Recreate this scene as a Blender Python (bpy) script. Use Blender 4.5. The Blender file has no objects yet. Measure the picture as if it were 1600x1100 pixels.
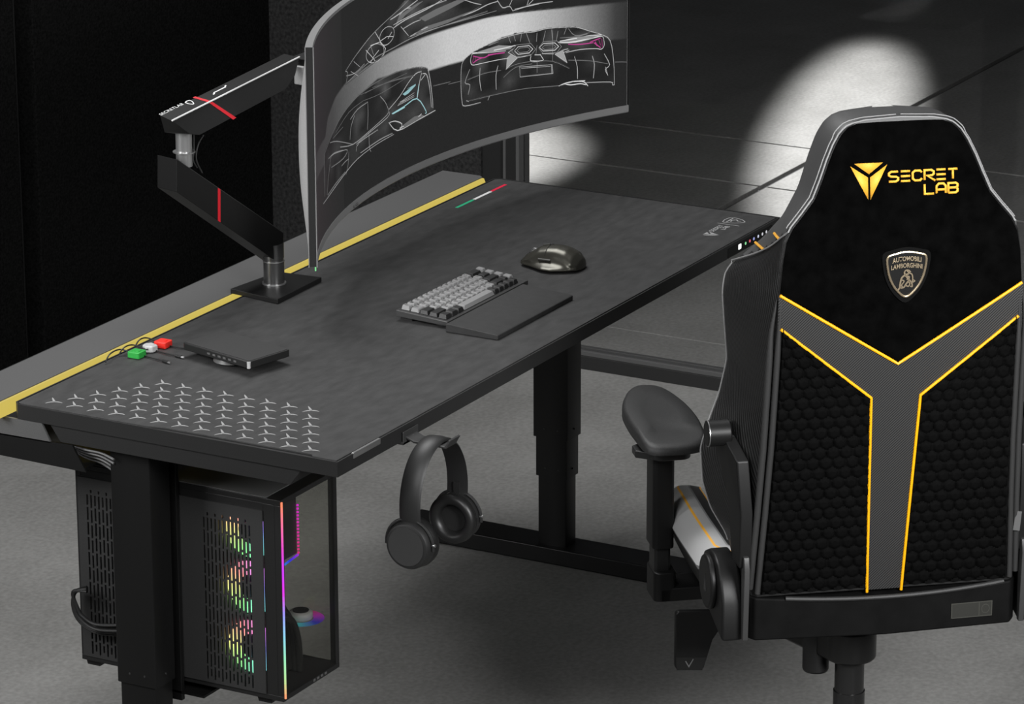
import bpy, math, random
import numpy as np
from mathutils import Vector, Matrix
random.seed(7); rng = np.random.RandomState(3)
SC = bpy.context.scene
COL = SC.collection
PI = math.pi

# ------------------------------------------------------------------ camera model (1600x1100)
CF, CPITCH, CYAW, CROLL = 6093.33, 0.30443, 0.50318, -0.00251
CPOS = np.array([-5.33413, -3.27466, 2.95004])
def cam_rot():
    cy, sy, cp, sp = math.cos(CYAW), math.sin(CYAW), math.cos(CPITCH), math.sin(CPITCH)
    f = np.array([cy*cp, sy*cp, -sp]); r = np.array([sy, -cy, 0.]); u = np.cross(r, f)
    cr, sr = math.cos(CROLL), math.sin(CROLL)
    return np.array([cr*r+sr*u, -sr*r+cr*u, f])
CM = cam_rot()
def ray(u, v): return CM.T @ np.array([(u-800)/CF, (550-v)/CF, 1.])
def at(u, v, axis, val):
    d = ray(u, v); t = (val-CPOS[axis])/d[axis]; return CPOS+t*d

# ------------------------------------------------------------------ materials
def srgb(c):
    return tuple(((x/255.)/12.92 if x/255. <= .04045 else ((x/255.+.055)/1.055)**2.4) for x in c)
def mat(name, c, rough=.5, metal=0., spec=.5, emit=None, estr=1., noise=None, bump=None, sheen=0, coat=0):
    m = bpy.data.materials.new(name); m.use_nodes = True
    nt = m.node_tree; b = nt.nodes['Principled BSDF']
    col = (c, c, c) if isinstance(c, (int, float)) else c
    b.inputs['Base Color'].default_value = (*col, 1)
    b.inputs['Roughness'].default_value = rough
    b.inputs['Metallic'].default_value = metal
    b.inputs['Specular IOR Level'].default_value = spec
    if sheen: b.inputs['Sheen Weight'].default_value = sheen
    if coat: b.inputs['Coat Weight'].default_value = coat
    if emit:
        b.inputs['Emission Color'].default_value = (*emit, 1); b.inputs['Emission Strength'].default_value = estr
    tc = nt.nodes.new('ShaderNodeTexCoord')
    if noise:      # (scale, amount, detail[, stretch])
        n = nt.nodes.new('ShaderNodeTexNoise'); n.inputs['Scale'].default_value = noise[0]
        n.inputs['Detail'].default_value = noise[2]
        mp = nt.nodes.new('ShaderNodeMapping')
        if len(noise) > 3: mp.inputs['Scale'].default_value = noise[3]
        nt.links.new(tc.outputs['Object'], mp.inputs[0]); nt.links.new(mp.outputs[0], n.inputs['Vector'])
        r = nt.nodes.new('ShaderNodeValToRGB')
        a = noise[1]
        r.color_ramp.elements[0].position = .3; r.color_ramp.elements[1].position = .7
        r.color_ramp.elements[0].color = (*[x*(1-a) for x in col], 1)
        r.color_ramp.elements[1].color = (*[x*(1+a) for x in col], 1)
        nt.links.new(n.outputs['Fac'], r.inputs[0]); nt.links.new(r.outputs[0], b.inputs['Base Color'])
    if bump:       # (scale, strength, distance)
        n = nt.nodes.new('ShaderNodeTexNoise'); n.inputs['Scale'].default_value = bump[0]; n.inputs['Detail'].default_value = 4
        nt.links.new(tc.outputs['Object'], n.inputs['Vector'])
        bp = nt.nodes.new('ShaderNodeBump'); bp.inputs['Strength'].default_value = bump[1]; bp.inputs['Distance'].default_value = bump[2]
        nt.links.new(n.outputs['Fac'], bp.inputs['Height']); nt.links.new(bp.outputs[0], b.inputs['Normal'])
    return m
def striped(name, c0, c1, direction, freq, rough=.5, duty=.5):
    """fine diagonal ribs woven into a fabric"""
    m = bpy.data.materials.new(name); m.use_nodes = True
    nt = m.node_tree; b = nt.nodes['Principled BSDF']; b.inputs['Roughness'].default_value = rough
    tc = nt.nodes.new('ShaderNodeTexCoord')
    d = nt.nodes.new('ShaderNodeVectorMath'); d.operation = 'DOT_PRODUCT'; d.inputs[1].default_value = direction
    nt.links.new(tc.outputs['Object'], d.inputs[0])
    mu = nt.nodes.new('ShaderNodeMath'); mu.operation = 'MULTIPLY'; mu.inputs[1].default_value = freq*2*PI
    si = nt.nodes.new('ShaderNodeMath'); si.operation = 'SINE'
    nt.links.new(d.outputs['Value'], mu.inputs[0]); nt.links.new(mu.outputs[0], si.inputs[0])
    r = nt.nodes.new('ShaderNodeValToRGB')
    mr = nt.nodes.new('ShaderNodeMapRange'); mr.inputs[1].default_value = -1; mr.inputs[2].default_value = 1
    nt.links.new(si.outputs[0], mr.inputs[0]); nt.links.new(mr.outputs[0], r.inputs[0])
    r.color_ramp.elements[0].color = (*c0, 1); r.color_ramp.elements[1].color = (*c1, 1)
    r.color_ramp.elements[0].position = duty-.2; r.color_ramp.elements[1].position = duty+.2
    nt.links.new(r.outputs[0], b.inputs['Base Color'])
    bp = nt.nodes.new('ShaderNodeBump'); bp.inputs['Strength'].default_value = .4; bp.inputs['Distance'].default_value = .001
    nt.links.new(mr.outputs[0], bp.inputs['Height']); nt.links.new(bp.outputs[0], b.inputs['Normal'])
    return m
def emis_attr(name, strength=1., base=0.02, rough=.4, spec=.5):
    """a lit display / light: colour comes from the mesh's own colour attribute"""
    m = bpy.data.materials.new(name); m.use_nodes = True
    nt = m.node_tree; b = nt.nodes['Principled BSDF']
    b.inputs['Base Color'].default_value = (base, base, base, 1); b.inputs['Roughness'].default_value = rough; b.inputs['Specular IOR Level'].default_value = spec
    a = nt.nodes.new('ShaderNodeAttribute'); a.attribute_name = 'Col'
    nt.links.new(a.outputs['Color'], b.inputs['Emission Color']); b.inputs['Emission Strength'].default_value = strength
    return m
def emis(name, c, s=1.): return mat(name, 0.01, .5, emit=c, estr=s)

M = {}
M['black_metal'] = mat('black powder coated metal', .0042, .45, spec=.35, noise=(900, .3, 2), bump=(1500, .05, .0005))
M['desk_metal'] = mat('black desk metal', .018, .45, spec=.3, noise=(700, .2, 2))
M['leg_metal'] = mat('satin leg metal', .006, .4, spec=.35)
M['lid'] = mat('grey lid metal', .080, .42, noise=(500, .12, 3))
M['mat'] = mat('charcoal desk mat leatherette', .037, .65, spec=.25, noise=(20, .22, 12, (1, 2.6, 1)), bump=(60, .25, .002))
M['print'] = mat('pale print', .29, .6)
M['groove'] = mat('groove', .002, .8)
M['black'] = mat('black plastic', .010, .45)
M['gloss'] = mat('glossy black', .006, .15)
M['dark_grey'] = mat('dark grey plastic', .03, .45)
M['grey_plastic'] = mat('grey plastic', .10, .45)
M['silver'] = mat('brushed steel', .45, .32, metal=.9)
M['shell'] = mat('monitor shell grey', .38, .45, noise=(400, .08, 2))
M['bezel'] = mat('bezel grey metal', .19, .42)
M['bezel_dark'] = mat('bezel side dark', .016, .5, spec=.25)
M['suede'] = mat('black suede', .0011, .95, spec=.03, noise=(35, .6, 6), bump=(900, .3, .0008))
M['quilt'] = mat('black quilted suede', .0013, .8, spec=.06, noise=(60, .3, 4))
M['leather'] = mat('charcoal leather', .012, .48, bump=(420, .25, .001))
M['leather_grey'] = mat('grey leather', .058, .5, bump=(420, .25, .001))
M['leather_light'] = mat('light grey leather', .42, .5, bump=(300, .3, .001))
M['bracket_cover'] = mat('black leatherette cover', .0028, .7, spec=.12, noise=(30, .35, 6), bump=(200, .1, .001))
M['piping'] = mat('grey piping', .24, .5)
M['yellow'] = mat('yellow piping', srgb((240, 168, 0)), .5, emit=None)
M['logo'] = mat('yellow embroidery', srgb((238, 172, 52)), .6, bump=(1500, .4, .0006))
M['gold'] = mat('pale gold metal', (.62, .50, .34), .28, metal=.85)
M['carbon'] = striped('carbon weave grey', (.004,)*3, (.024,)*3, (.7, .1, -.7), 275, .6)
M['carbon_dark'] = striped('carbon weave dark', (.003,)*3, (.020,)*3, (.15, .9, -.38), 175, .45, .55)
M['armpad'] = mat('armrest soft pad', .015, .55, noise=(250, .35, 4), bump=(600, .3, .001))
M['plastic_charcoal'] = mat('charcoal moulded plastic', .0075, .45, spec=.25, bump=(800, .08, .0006))
M['label'] = mat('grey-green woven label', (.013, .013, .010), .7)
M['label_line'] = mat('grey-green label line', (.032, .032, .026), .7)
M['label_grey'] = mat('grey tag', .10, .6)
M['white'] = mat('white mark', .7, .5)
M['red_line'] = mat('red line', srgb((190, 20, 35)), .5)
M['green'] = mat('green', srgb((40, 150, 60)), .45)
M['red'] = mat('red', srgb((225, 45, 35)), .45)
M['white_pl'] = mat('white plastic', .42, .45)
M['key_light'] = mat('light grey keycap', .20, .55)
M['key_dark'] = mat('black keycap', .009, .5)
M['legend'] = mat('legend', .03, .6)
M['mouse'] = mat('dark olive metallic mouse', (.075, .073, .061), .3, metal=.6)
M['mouse_dark'] = mat('mouse dark', (.035, .035, .03), .4)
M['rest'] = mat('wrist rest charcoal', .015, .7, noise=(60, .2, 5), bump=(300, .2, .001))
M['device'] = mat('device top', .014, .6, noise=(200, .1, 3))
M['led_yellow'] = emis('yellow led diffuser', (.60, .47, .09), 1.0)
M['st_green'] = mat('stripe green', srgb((40, 165, 120)), .5)
M['st_red'] = mat('stripe red', srgb((205, 25, 60)), .5)
M['st_white'] = mat('stripe white', .65, .5)
M['cushion'] = mat('ear cushion', .009, .42)
M['hp'] = mat('headphone plastic', .013, .5, bump=(700, .05, .0005))
M['rail'] = mat('partition rail grey', .07, .4)
def thin_glass(name, tint, gloss_rough=.03, fr=.03):
    m = bpy.data.materials.new(name); m.use_nodes = True; nt = m.node_tree; nt.nodes.clear()
    o = nt.nodes.new('ShaderNodeOutputMaterial'); mx = nt.nodes.new('ShaderNodeMixShader')
    t = nt.nodes.new('ShaderNodeBsdfTransparent'); t.inputs[0].default_value = (*tint, 1)
    g = nt.nodes.new('ShaderNodeBsdfGlossy'); g.inputs['Roughness'].default_value = gloss_rough
    lw = nt.nodes.new('ShaderNodeLayerWeight'); lw.inputs[0].default_value = .5
    pw_ = nt.nodes.new('ShaderNodeMath'); pw_.operation = 'POWER'; pw_.inputs[1].default_value = 5
    f = nt.nodes.new('ShaderNodeMath'); f.operation = 'MULTIPLY_ADD'; f.inputs[1].default_value = .6; f.inputs[2].default_value = fr
    nt.links.new(lw.outputs['Facing'], pw_.inputs[0]); nt.links.new(pw_.outputs[0], f.inputs[0])
    nt.links.new(f.outputs[0], mx.inputs[0]); nt.links.new(t.outputs[0], mx.inputs[1]); nt.links.new(g.outputs[0], mx.inputs[2])
    nt.links.new(mx.outputs[0], o.inputs[0]); return m
M['glass'] = thin_glass('tinted partition glass', (.97, .97, .97), fr=.015)
M['pc_glass'] = thin_glass('tower glass', (.83, .83, .81))

# ------------------------------------------------------------------ mesh builder
class MB:
    def __init__(s): s.v = []; s.f = []; s.mi = []; s.col = []; s.cur = 0
    def add(s, vs, fs, col=None):
        o = len(s.v); s.v += [tuple(map(float, p)) for p in vs]
        s.f += [tuple(i+o for i in f) for f in fs]; s.mi += [s.cur]*len(fs)
        if col is not None: s.col += [col]*len(vs)
        return s
    def box(s, a, b):
        x0, y0, z0 = a; x1, y1, z1 = b
        return s.add([(x0,y0,z0),(x1,y0,z0),(x1,y1,z0),(x0,y1,z0),(x0,y0,z1),(x1,y0,z1),(x1,y1,z1),(x0,y1,z1)],
              [(0,3,2,1),(4,5,6,7),(0,1,5,4),(1,2,6,5),(2,3,7,6),(3,0,4,7)])
    def prism(s, poly, fn, t0, t1):
        """poly of (a,b); fn(a,b,t)->xyz"""
        n = len(poly)
        vs = [fn(a, b, t0) for a, b in poly]+[fn(a, b, t1) for a, b in poly]
        fs = [tuple(range(n))[::-1], tuple(range(n, 2*n))]+[(i, (i+1) % n, n+(i+1) % n, n+i) for i in range(n)]
        return s.add(vs, fs)
    def tube(s, pts, r, n=8, cap=True):
        pts = [Vector(p) for p in pts]; rs = r if isinstance(r, (list, tuple)) else [r]*len(pts)
        vs = []; fs = []; up = None
        for i, p in enumerate(pts):
            d = (pts[min(i+1, len(pts)-1)]-pts[max(i-1, 0)]).normalized()
            if up is None: up = Vector((0, 0, 1)) if abs(d.z) < .9 else Vector((1, 0, 0))
            x = d.cross(up).normalized(); up = x.cross(d).normalized()
            for k in range(n):
                a = 2*PI*k/n; vs.append(p+rs[i]*(math.cos(a)*x+math.sin(a)*up))
        for i in range(len(pts)-1):
            for k in range(n): fs.append((i*n+k, i*n+(k+1) % n, (i+1)*n+(k+1) % n, (i+1)*n+k))
        if cap: fs += [tuple(range(n))[::-1], tuple((len(pts)-1)*n+k for k in range(n))]
        return s.add(vs, fs)
    def cyl(s, p0, p1, r0, r1=None, n=28): return s.tube([p0, p1], [r0, r0 if r1 is None else r1], n)
    def lathe(s, prof, c, axis='z', n=36):
        """prof (r,h) list closed at both ends"""
        vs = []; fs = []
        for r, h in prof:
            for k in range(n):
                a = 2*PI*k/n; q = (r*math.cos(a), r*math.sin(a), h)
                if axis == 'x': q = (q[2], q[0], q[1])
                if axis == 'y': q = (q[1], q[2], q[0])
                vs.append((c[0]+q[0], c[1]+q[1], c[2]+q[2]))
        for i in range(len(prof)-1):
            for k in range(n): fs.append((i*n+k, i*n+(k+1) % n, (i+1)*n+(k+1) % n, (i+1)*n+k))
        fs += [tuple(range(n))[::-1], tuple((len(prof)-1)*n+k for k in range(n))]
        return s.add(vs, fs)
    def grid(s, P, closeu=False):
        """P[i][j] points"""
        m, n = len(P), len(P[0]); vs = [p for row in P for p in row]; fs = []
        for i in range(m-1):
            for j in range(n if closeu else n-1): fs.append((i*n+j, i*n+(j+1) % n, (i+1)*n+(j+1) % n, (i+1)*n+j))
        return s.add(vs, fs)
    def build(s, name, m, parent=None, bevel=0, smooth=38, seg=2, sub=0):
        me = bpy.data.meshes.new(name); me.from_pydata(s.v, [], s.f)
        ms = m if isinstance(m, (list, tuple)) else [m]
        for x in ms: me.materials.append(x)
        if len(ms) > 1: me.polygons.foreach_set('material_index', s.mi)
        if s.col and len(s.col) == len(s.v):
            ca = me.color_attributes.new('Col', 'FLOAT_COLOR', 'POINT')
            ca.data.foreach_set('color', [x for c in s.col for x in (*c, 1.)])
        me.update()
        import bmesh
        bm = bmesh.new(); bm.from_mesh(me); bmesh.ops.recalc_face_normals(bm, faces=bm.faces); bm.to_mesh(me); bm.free()
        me.polygons.foreach_set('use_smooth', [True]*len(me.polygons))
        if smooth: me.set_sharp_from_angle(angle=math.radians(smooth))
        o = bpy.data.objects.new(name, me); COL.objects.link(o)
        if parent: o.parent = parent
        if bevel:
            b = o.modifiers.new('bevel', 'BEVEL'); b.width = bevel; b.segments = seg; b.limit_method = 'ANGLE'; b.angle_limit = math.radians(35); b.harden_normals = True
        if sub:
            b = o.modifiers.new('sub', 'SUBSURF'); b.levels = sub; b.render_levels = sub
        return o
def thing(name, label, cat, loc=(0, 0, 0), rotz=0, group=None):
    o = bpy.data.objects.new(name, None); COL.objects.link(o); o.location = loc; o.rotation_euler = (0, 0, rotz)
    o.empty_display_size = .05
    o['label'] = label; o['category'] = cat
    if group: o['group'] = group
    return o
def tag(o, label, cat, group=None):
    o['label'] = label; o['category'] = cat
    if group: o['group'] = group
    return o
def struct(o): o['kind'] = 'structure'; return o
def text_geo(txt, size, bold=0):
    """flat glyph outlines as (verts2d, faces), left-bottom origin"""
    cu = bpy.data.curves.new('t', 'FONT'); cu.body = txt; cu.size = size; cu.resolution_u = 3; cu.offset = bold
    ob = bpy.data.objects.new('t', cu); COL.objects.link(ob)
    dg = bpy.context.evaluated_depsgraph_get(); dg.update()
    ev = ob.evaluated_get(dg); me = ev.to_mesh()
    v = [(p.co.x, p.co.y) for p in me.vertices]; f = [tuple(q.vertices) for q in me.polygons]
    ev.to_mesh_clear(); bpy.data.objects.remove(ob); bpy.data.curves.remove(cu)
    return v, f
def put_text(mb, txt, w, h, fn, bold=0):
    """fit the word into a w x h box and map it with fn(a,b)->xyz"""
    v, f = text_geo(txt, 1., bold)
    x0 = min(p[0] for p in v); x1 = max(p[0] for p in v); y0 = min(p[1] for p in v); y1 = max(p[1] for p in v)
    mb.add([fn((p[0]-x0)/(x1-x0)*w, (p[1]-y0)/(y1-y0)*h) for p in v], f)
def stroke2d(pts, w, closed=False):
    """ribbon quads around a 2-D polyline -> (verts, faces)"""
    n = len(pts); P = [np.array(p, float) for p in pts]; vs = []; fs = []
    for i in range(n):
        a = P[(i-1) % n] if (closed or i > 0) else P[i]; b = P[(i+1) % n] if (closed or i < n-1) else P[i]
        d1 = P[i]-a; d2 = b-P[i]
        l1 = np.linalg.norm(d1); l2 = np.linalg.norm(d2)
        d1 = d1/l1 if l1 > 1e-9 else d2/max(l2, 1e-9); d2 = d2/l2 if l2 > 1e-9 else d1
        d = d1+d2; l = np.linalg.norm(d); d = d/l if l > 1e-6 else d1
        nrm = np.array([-d[1], d[0]]); k = 1/max(.5, abs(float(nrm@np.array([-d1[1], d1[0]]))))
        ww = w[i] if isinstance(w, (list, tuple)) else w
        vs += [tuple(P[i]+nrm*ww*k/2), tuple(P[i]-nrm*ww*k/2)]
    for i in range(n if closed else n-1):
        j = (i+1) % n; fs.append((2*i, 2*i+1, 2*j+1, 2*j))
    return vs, fs
def stroke(mb, pts, w, fn, closed=False):
    vs, fs = stroke2d(pts, w, closed); mb.add([fn(a, b) for a, b in vs], fs)
def smooth_pts(pts, k=6, closed=False):
    P = [np.array(p, float) for p in pts]; n = len(P); out = []
    rng_ = range(n if closed else n-1)
    for i in rng_:
        p0 = P[(i-1) % n] if closed or i > 0 else P[i]; p1 = P[i]; p2 = P[(i+1) % n]; p3 = P[(i+2) % n] if closed or i+2 < n else P[(i+1) % n]
        for t in np.arange(k)/k:
            out.append(tuple(.5*((2*p1)+(-p0+p2)*t+(2*p0-5*p1+4*p2-p3)*t*t+(-p0+3*p1-3*p2+p3)*t**3)))
    if not closed: out.append(tuple(P[-1]))
    return out
def rrect(x0, y0, x1, y1, r, n=5):
    out = []
    for cx, cy, a0 in ((x1-r, y1-r, 0), (x0+r, y1-r, PI/2), (x0+r, y0+r, PI), (x1-r, y0+r, 1.5*PI)):
        for k in range(n+1):
            a = a0+PI/2*k/n; out.append((cx+r*math.cos(a), cy+r*math.sin(a)))
    return out
XY = lambda a, b, t: (a, b, t)
YZ = lambda a, b, t: (t, a, b)
XZ = lambda a, b, t: (a, t, b)

# ================================================================== SETTING
DT = .79                                   # desk top height
# floor: concrete slabs with joints at measured places
fm = bpy.data.materials.new('concrete floor'); fm.use_nodes = True
nt = fm.node_tree; b = nt.nodes['Principled BSDF']; b.inputs['Roughness'].default_value = .55; b.inputs['Specular IOR Level'].default_value = .35
tc = nt.nodes.new('ShaderNodeTexCoord')
n1 = nt.nodes.new('ShaderNodeTexNoise'); n1.inputs['Scale'].default_value = 3.0; n1.inputs['Detail'].default_value = 8; n1.inputs['Roughness'].default_value = .65
n2 = nt.nodes.new('ShaderNodeTexNoise'); n2.inputs['Scale'].default_value = 90; n2.inputs['Detail'].default_value = 4
mx = nt.nodes.new('ShaderNodeMath'); mx.operation = 'MULTIPLY_ADD'; mx.inputs[1].default_value = .5
hf = nt.nodes.new('ShaderNodeMath'); hf.operation = 'MULTIPLY'; hf.inputs[1].default_value = .5
nt.links.new(tc.outputs['Object'], n1.inputs['Vector']); nt.links.new(tc.outputs['Object'], n2.inputs['Vector'])
nt.links.new(n2.outputs['Fac'], hf.inputs[0]); nt.links.new(n1.outputs['Fac'], mx.inputs[0]); nt.links.new(hf.outputs[0], mx.inputs[2])
r = nt.nodes.new('ShaderNodeValToRGB'); nt.links.new(mx.outputs[0], r.inputs[0])
r.color_ramp.elements[0].position = .3; r.color_ramp.elements[0].color = (.125, .124, .118, 1)
r.color_ramp.elements[1].position = .7; r.color_ramp.elements[1].color = (.245, .243, .235, 1)
nt.links.new(r.outputs[0], b.inputs['Base Color'])
bp_ = nt.nodes.new('ShaderNodeBump'); bp_.inputs['Strength'].default_value = .15; bp_.inputs['Distance'].default_value = .004
nt.links.new(mx.outputs[0], bp_.inputs['Height']); nt.links.new(bp_.outputs[0], b.inputs['Normal'])
M['joint'] = mat('joint', .05, .8)
xs = [-8, 4.652, 5.12, 8.2, 14]; ys = [-8, 1.385, 14]
mb = MB(); g = .006
mb.box((-8, -8, -.06), (3.2, 14, 0))
xs = [3.2, 4.652, 5.12, 8.2, 14]
for i in range(len(xs)-1):
    for j in range(len(ys)-1):
        x0 = xs[i]+(g if i else .0005); x1 = xs[i+1]-g
        mb.box((x0, ys[j]+(g*2 if j else 0), -.06), (x1, ys[j+1]-g*2, 0))
mb.cur = 1; mb.box((-8, -8, -.08), (14, 14, -.014))
struct(mb.build('floor', [fm, M['joint']], bevel=.003))
# back wall of dark fabric panels with one open joint
M['wall'] = mat('dark wall fabric', .006, .9, spec=.03, noise=(160, .55, 3))
M['wall_r'] = mat('dark side wall fabric', .022, .9, spec=.1, noise=(120, .5, 3))
WY, WX = 1.93, 2.85
x0 = float(at(20, 0, 1, WY)[0]); x1 = float(at(49, 0, 1, WY)[0])
mb = MB(); mb.box((-1.5, WY, 0), (x0, WY+.06, 3.4)); mb.box((x1, WY, 0), (WX, WY+.06, 3.4))
mb.cur = 1; mb.box((-1.5, WY+.05, 0), (WX+.06, WY+.08, 3.4))
struct(mb.build('wall_back', [M['wall'], M['groove']], bevel=.002))
mb = MB(); mb.box((WX, 1.318, 0), (WX+.06, WY+.06, 3.4))
struct(mb.build('wall_right', M['wall_r'], bevel=.002))
# glass partition: black jamb with two thin trims, base rail and pane
win = bpy.data.objects.new('window_1', None); COL.objects.link(win); struct(win)
mb = MB(); mb.box((WX+.01, 1.225, 0), (WX+.06, 1.318, 3.4)); mb.build('window_frame', M['groove'], win)
mb = MB(); mb.box((WX-.004, 1.245, 0), (WX+.012, 1.252, 3.4)); mb.build('window_trim', M['rail'], win)
mb = MB(); mb.box((WX-.004, 1.207, 0), (WX+.05, 1.216, 3.4)); mb.build('window_trim', M['rail'], win)
mb = MB(); mb.box((WX-.002, 1.216, 0), (WX+.045, 1.2449, 3.4)); mb.build('window_frame', M['groove'], win)
mb = MB(); mb.box((WX, -4.5, 0), (WX+.05, 1.207, .034)); mb.cur = 1
mb.box((WX+.004, -4.5, .034), (WX+.014, 1.207, .046)); mb.box((WX+.034, -4.5, .034), (WX+.05, 1.207, .046))
mb.build('window_sill', [M['desk_metal'], M['rail']], win, bevel=.001)
mb = MB(); mb.box((WX+.020, -4.5, .036), (WX+.026, 1.207, 3.4)); mb.build('window_glass', M['glass'], win)

# ================================================================== DESK
L, W = 1.77, .675
desk = thing('standing_desk', 'black height-adjustable metal desk with grey rear lid and glowing yellow light strip', 'desk')
# top slab with rim and groove, chamfered back corners
out = [(0, 0), (L, 0), (L, W-.012), (L-.012, W), (.012, W), (0, W-.012)]
mb = MB(); mb.prism(out, XY, .763, .7865)
inn = [(.003, .003), (L-.003, .003), (L-.003, W-.013), (L-.013, W-.003), (.013, W-.003), (.003, W-.013)]
n = 6
vs = [(a, b, z) for z in (.7865, .7902) for a, b in out]+[(a, b, z) for z in (.7902, .7865) for a, b in inn]
fs = []
for k in range(6):
    j = (k+1) % 6
    fs += [(k, j, 6+j, 6+k), (6+k, 6+j, 12+j, 12+k), (12+k, 12+j, 18+j, 18+k)]
mb.add(vs, fs)
mb.build('desktop', M['desk_metal'], desk)
tr = [(.598, .763), (.576, .732), (.098, .732), (.074, .763)]
for xa in (.004, L-.074):
    MB().prism(tr, YZ, xa, xa+.07).build('end_beam', M['desk_metal'], desk, bevel=.0012)
MB().box((.074, .39, .735), (L-.074, .50, .763)).build('cross_beam', M['black_metal'], desk, bevel=.002)
for xa in (.03, 1.596):
    lg = MB().prism(rrect(xa, .406, xa+.064, .490, .004, 2), XY, .285, .735).build('leg', M['leg_metal'], desk)
    MB().prism(rrect(xa+.004, .410, xa+.060, .486, .004, 2), XY, .196, .285).build('leg_stage', M['leg_metal'], lg)
    MB().prism(rrect(xa+.008, .414, xa+.056, .482, .004, 2), XY, .038, .196).build('leg_stage', M['leg_metal'], lg)
    for z_ in (.305, .215):
        s = MB(); s.cyl((xa+.03, .4065 if z_ > .29 else .4105, z_), (xa+.03, .4035 if z_ > .29 else .4075, z_), .002, n=10)
        s.build('screw', M['dark_grey'], lg)
        for yy in (.43, .462):
            s = MB(); s.cyl((xa+(.001 if z_ > .29 else .005), yy, z_), (xa-(.0012 if z_ > .29 else -.0028), yy, z_), .002, n=10); s.build('screw', M['dark_grey'], lg)
    MB().prism([(.09, .003), (.84, .003), (.84, .024), (.81, .04), (.12, .04), (.09, .024)], YZ, xa-.008, xa+.078).build('foot', M['leg_metal'], desk, bevel=.003)
# rear lid (cable cover), led strip, cable tray
LY0, LY1 = .703, .806
mb = MB(); mb.prism([(.0, LY0), (L-.008, LY0), (L, LY0+.01), (L, LY1), (.0, LY1)], XY, .782, .790)
mb.build('rear_lid', M['lid'], desk, bevel=.001)
mb = MB(); mb.prism([(LY0-.016, .766), (LY0-.006, .7885), (LY0-.001, .7885), (LY0-.001, .764)], YZ, -.02, L-.012)
mb.build('led_strip', M['led_yellow'], desk)
mb = MB(); mb.prism([(LY0-.018, .758), (LY0-.0, .781), (LY0+.008, .781), (LY0-.008, .755)], YZ, L-.013, L-.004); mb.build('strip_end_cap', M['silver'], desk)
# tray: sloped floor trough hung behind the frame with end cheek
mb = MB()
mb.prism([(.612, .7625), (.80, .7625), (.86, .735), (.86, .725), (.594, .729)], YZ, .0, .004)
mb.build('tray_cheek', M['lid'], desk)
mb = MB()
mb.prism([(.548, .7315), (.86, .7285), (.86, .690), (.52, .686)], YZ, .0, .004)
mb.prism([(.53, .690), (.86, .694), (.86, .690), (.53, .686)], YZ, .004, L-.004)
mb.prism([(.86, .690), (.864, .690), (.864, .76), (.86, .76)], YZ, .0, L)
mb.build('cable_tray', M['black_metal'], desk)
# latch on the front edge and control panel
mb = MB(); mb.box((.052, -.0015, .781), (.142, .004, .7915)); mb.build('edge_clip', M['silver'], desk, bevel=.001)
cp = MB().prism(rrect(1.52, .7645, 1.73, .784, .003), XZ, -.0012, .001).build('control_panel', M['gloss'], desk)
white_e = emis('white button light', (1, 1, 1), 1.2)
MB().prism(rrect(1.568, .7705, 1.581, .7815, .002), XZ, -.0018, -.001).build('power_button', white_e, cp)
for x_, c in ((1.602, (.35, 1, .45)), (1.622, (1, .15, .2)), (1.641, (.45, .5, 1)), (1.662, (.75, .8, 1)), (1.682, (.8, .8, .85)), (1.701, (.8, .8, .85))):
    MB().prism([(x_+.0032*math.cos(a), .776+.0032*math.sin(a)) for a in np.arange(12)*PI/6], XZ, -.0018, -.001).build('indicator_light', emis('dot', c, .75), cp)

# desk mat with prints
MZ = .7897
dm = thing('desk_mat', 'dark charcoal desk mat covering the whole desk top, printed with pale tri-pointed marks', 'desk mat', (0, 0, MZ))
mt = [(.009, .007), (L-.006, .007), (L-.006, W-.014), (L-.014, W-.005), (.012, W-.005), (.009, W-.010), (.009, .40), (.017, .36), (.017, .062), (.009, .055)]
MB().prism(mt, XY, .7866-MZ, .0003).build('mat_sheet', M['mat'], dm, bevel=.0008)
PZ = .0006
def mz(a, b, dz=PZ): return (a, b, dz)
# tri-pointed marks: 13 columns
mb = MB()
bot = [(150,160),(260,185),(370,205),(475,225),(587,245),(697,262),(807,285),(920,307),(1033,327),(1145,345),(1258,367),(1372,390),(1487,411)]
cnt = [1, 2, 3, 4, 5, 6, 6, 6, 6, 6, 6, 6, 6]
p0 = at(40+150/3.333, 580+160/3.333, 2, DT); p12 = at(40+1487/3.333, 580+411/3.333, 2, DT)
ptop = at(40+1487/3.333, 580+205/3.333, 2, DT)
stepc = (p12-p0)/12; stepr = (ptop-p12)/5
for c_ in range(13):
    for r_ in range(cnt[c_]):
        q = p0+stepc*c_+stepr*r_
        def arm(dx, dy, bend):     # arm given by its direction on the mat
            e = np.array([dx, dy]); nn = np.array([-dy, dx]); P = [q[:2]+e*t+nn*bend*math.sin(PI*t) for t in (0, .35, .7, 1)]
            stroke(mb, P, [.0048, .0042, .0030, .0008], mz)
        arm(-.0148, .0095, -.12); arm(.0010, -.0165, .12); arm(.0180, .0170, 0)
mb.build('tri_mark_print', M['print'], dm)
for xa, xb, m_, nm in ((1.517, 1.588, 'st_green', 'green'), (1.592, 1.664, 'st_white', 'white'), (1.667, 1.73, 'st_red', 'red')):
    o = MB().box((xa, .6245, .0002), (xb, .6315, .0007)).build('tricolour_stripe', M[m_], dm); o['label'] = nm+' segment of the tricolour line'
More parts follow.
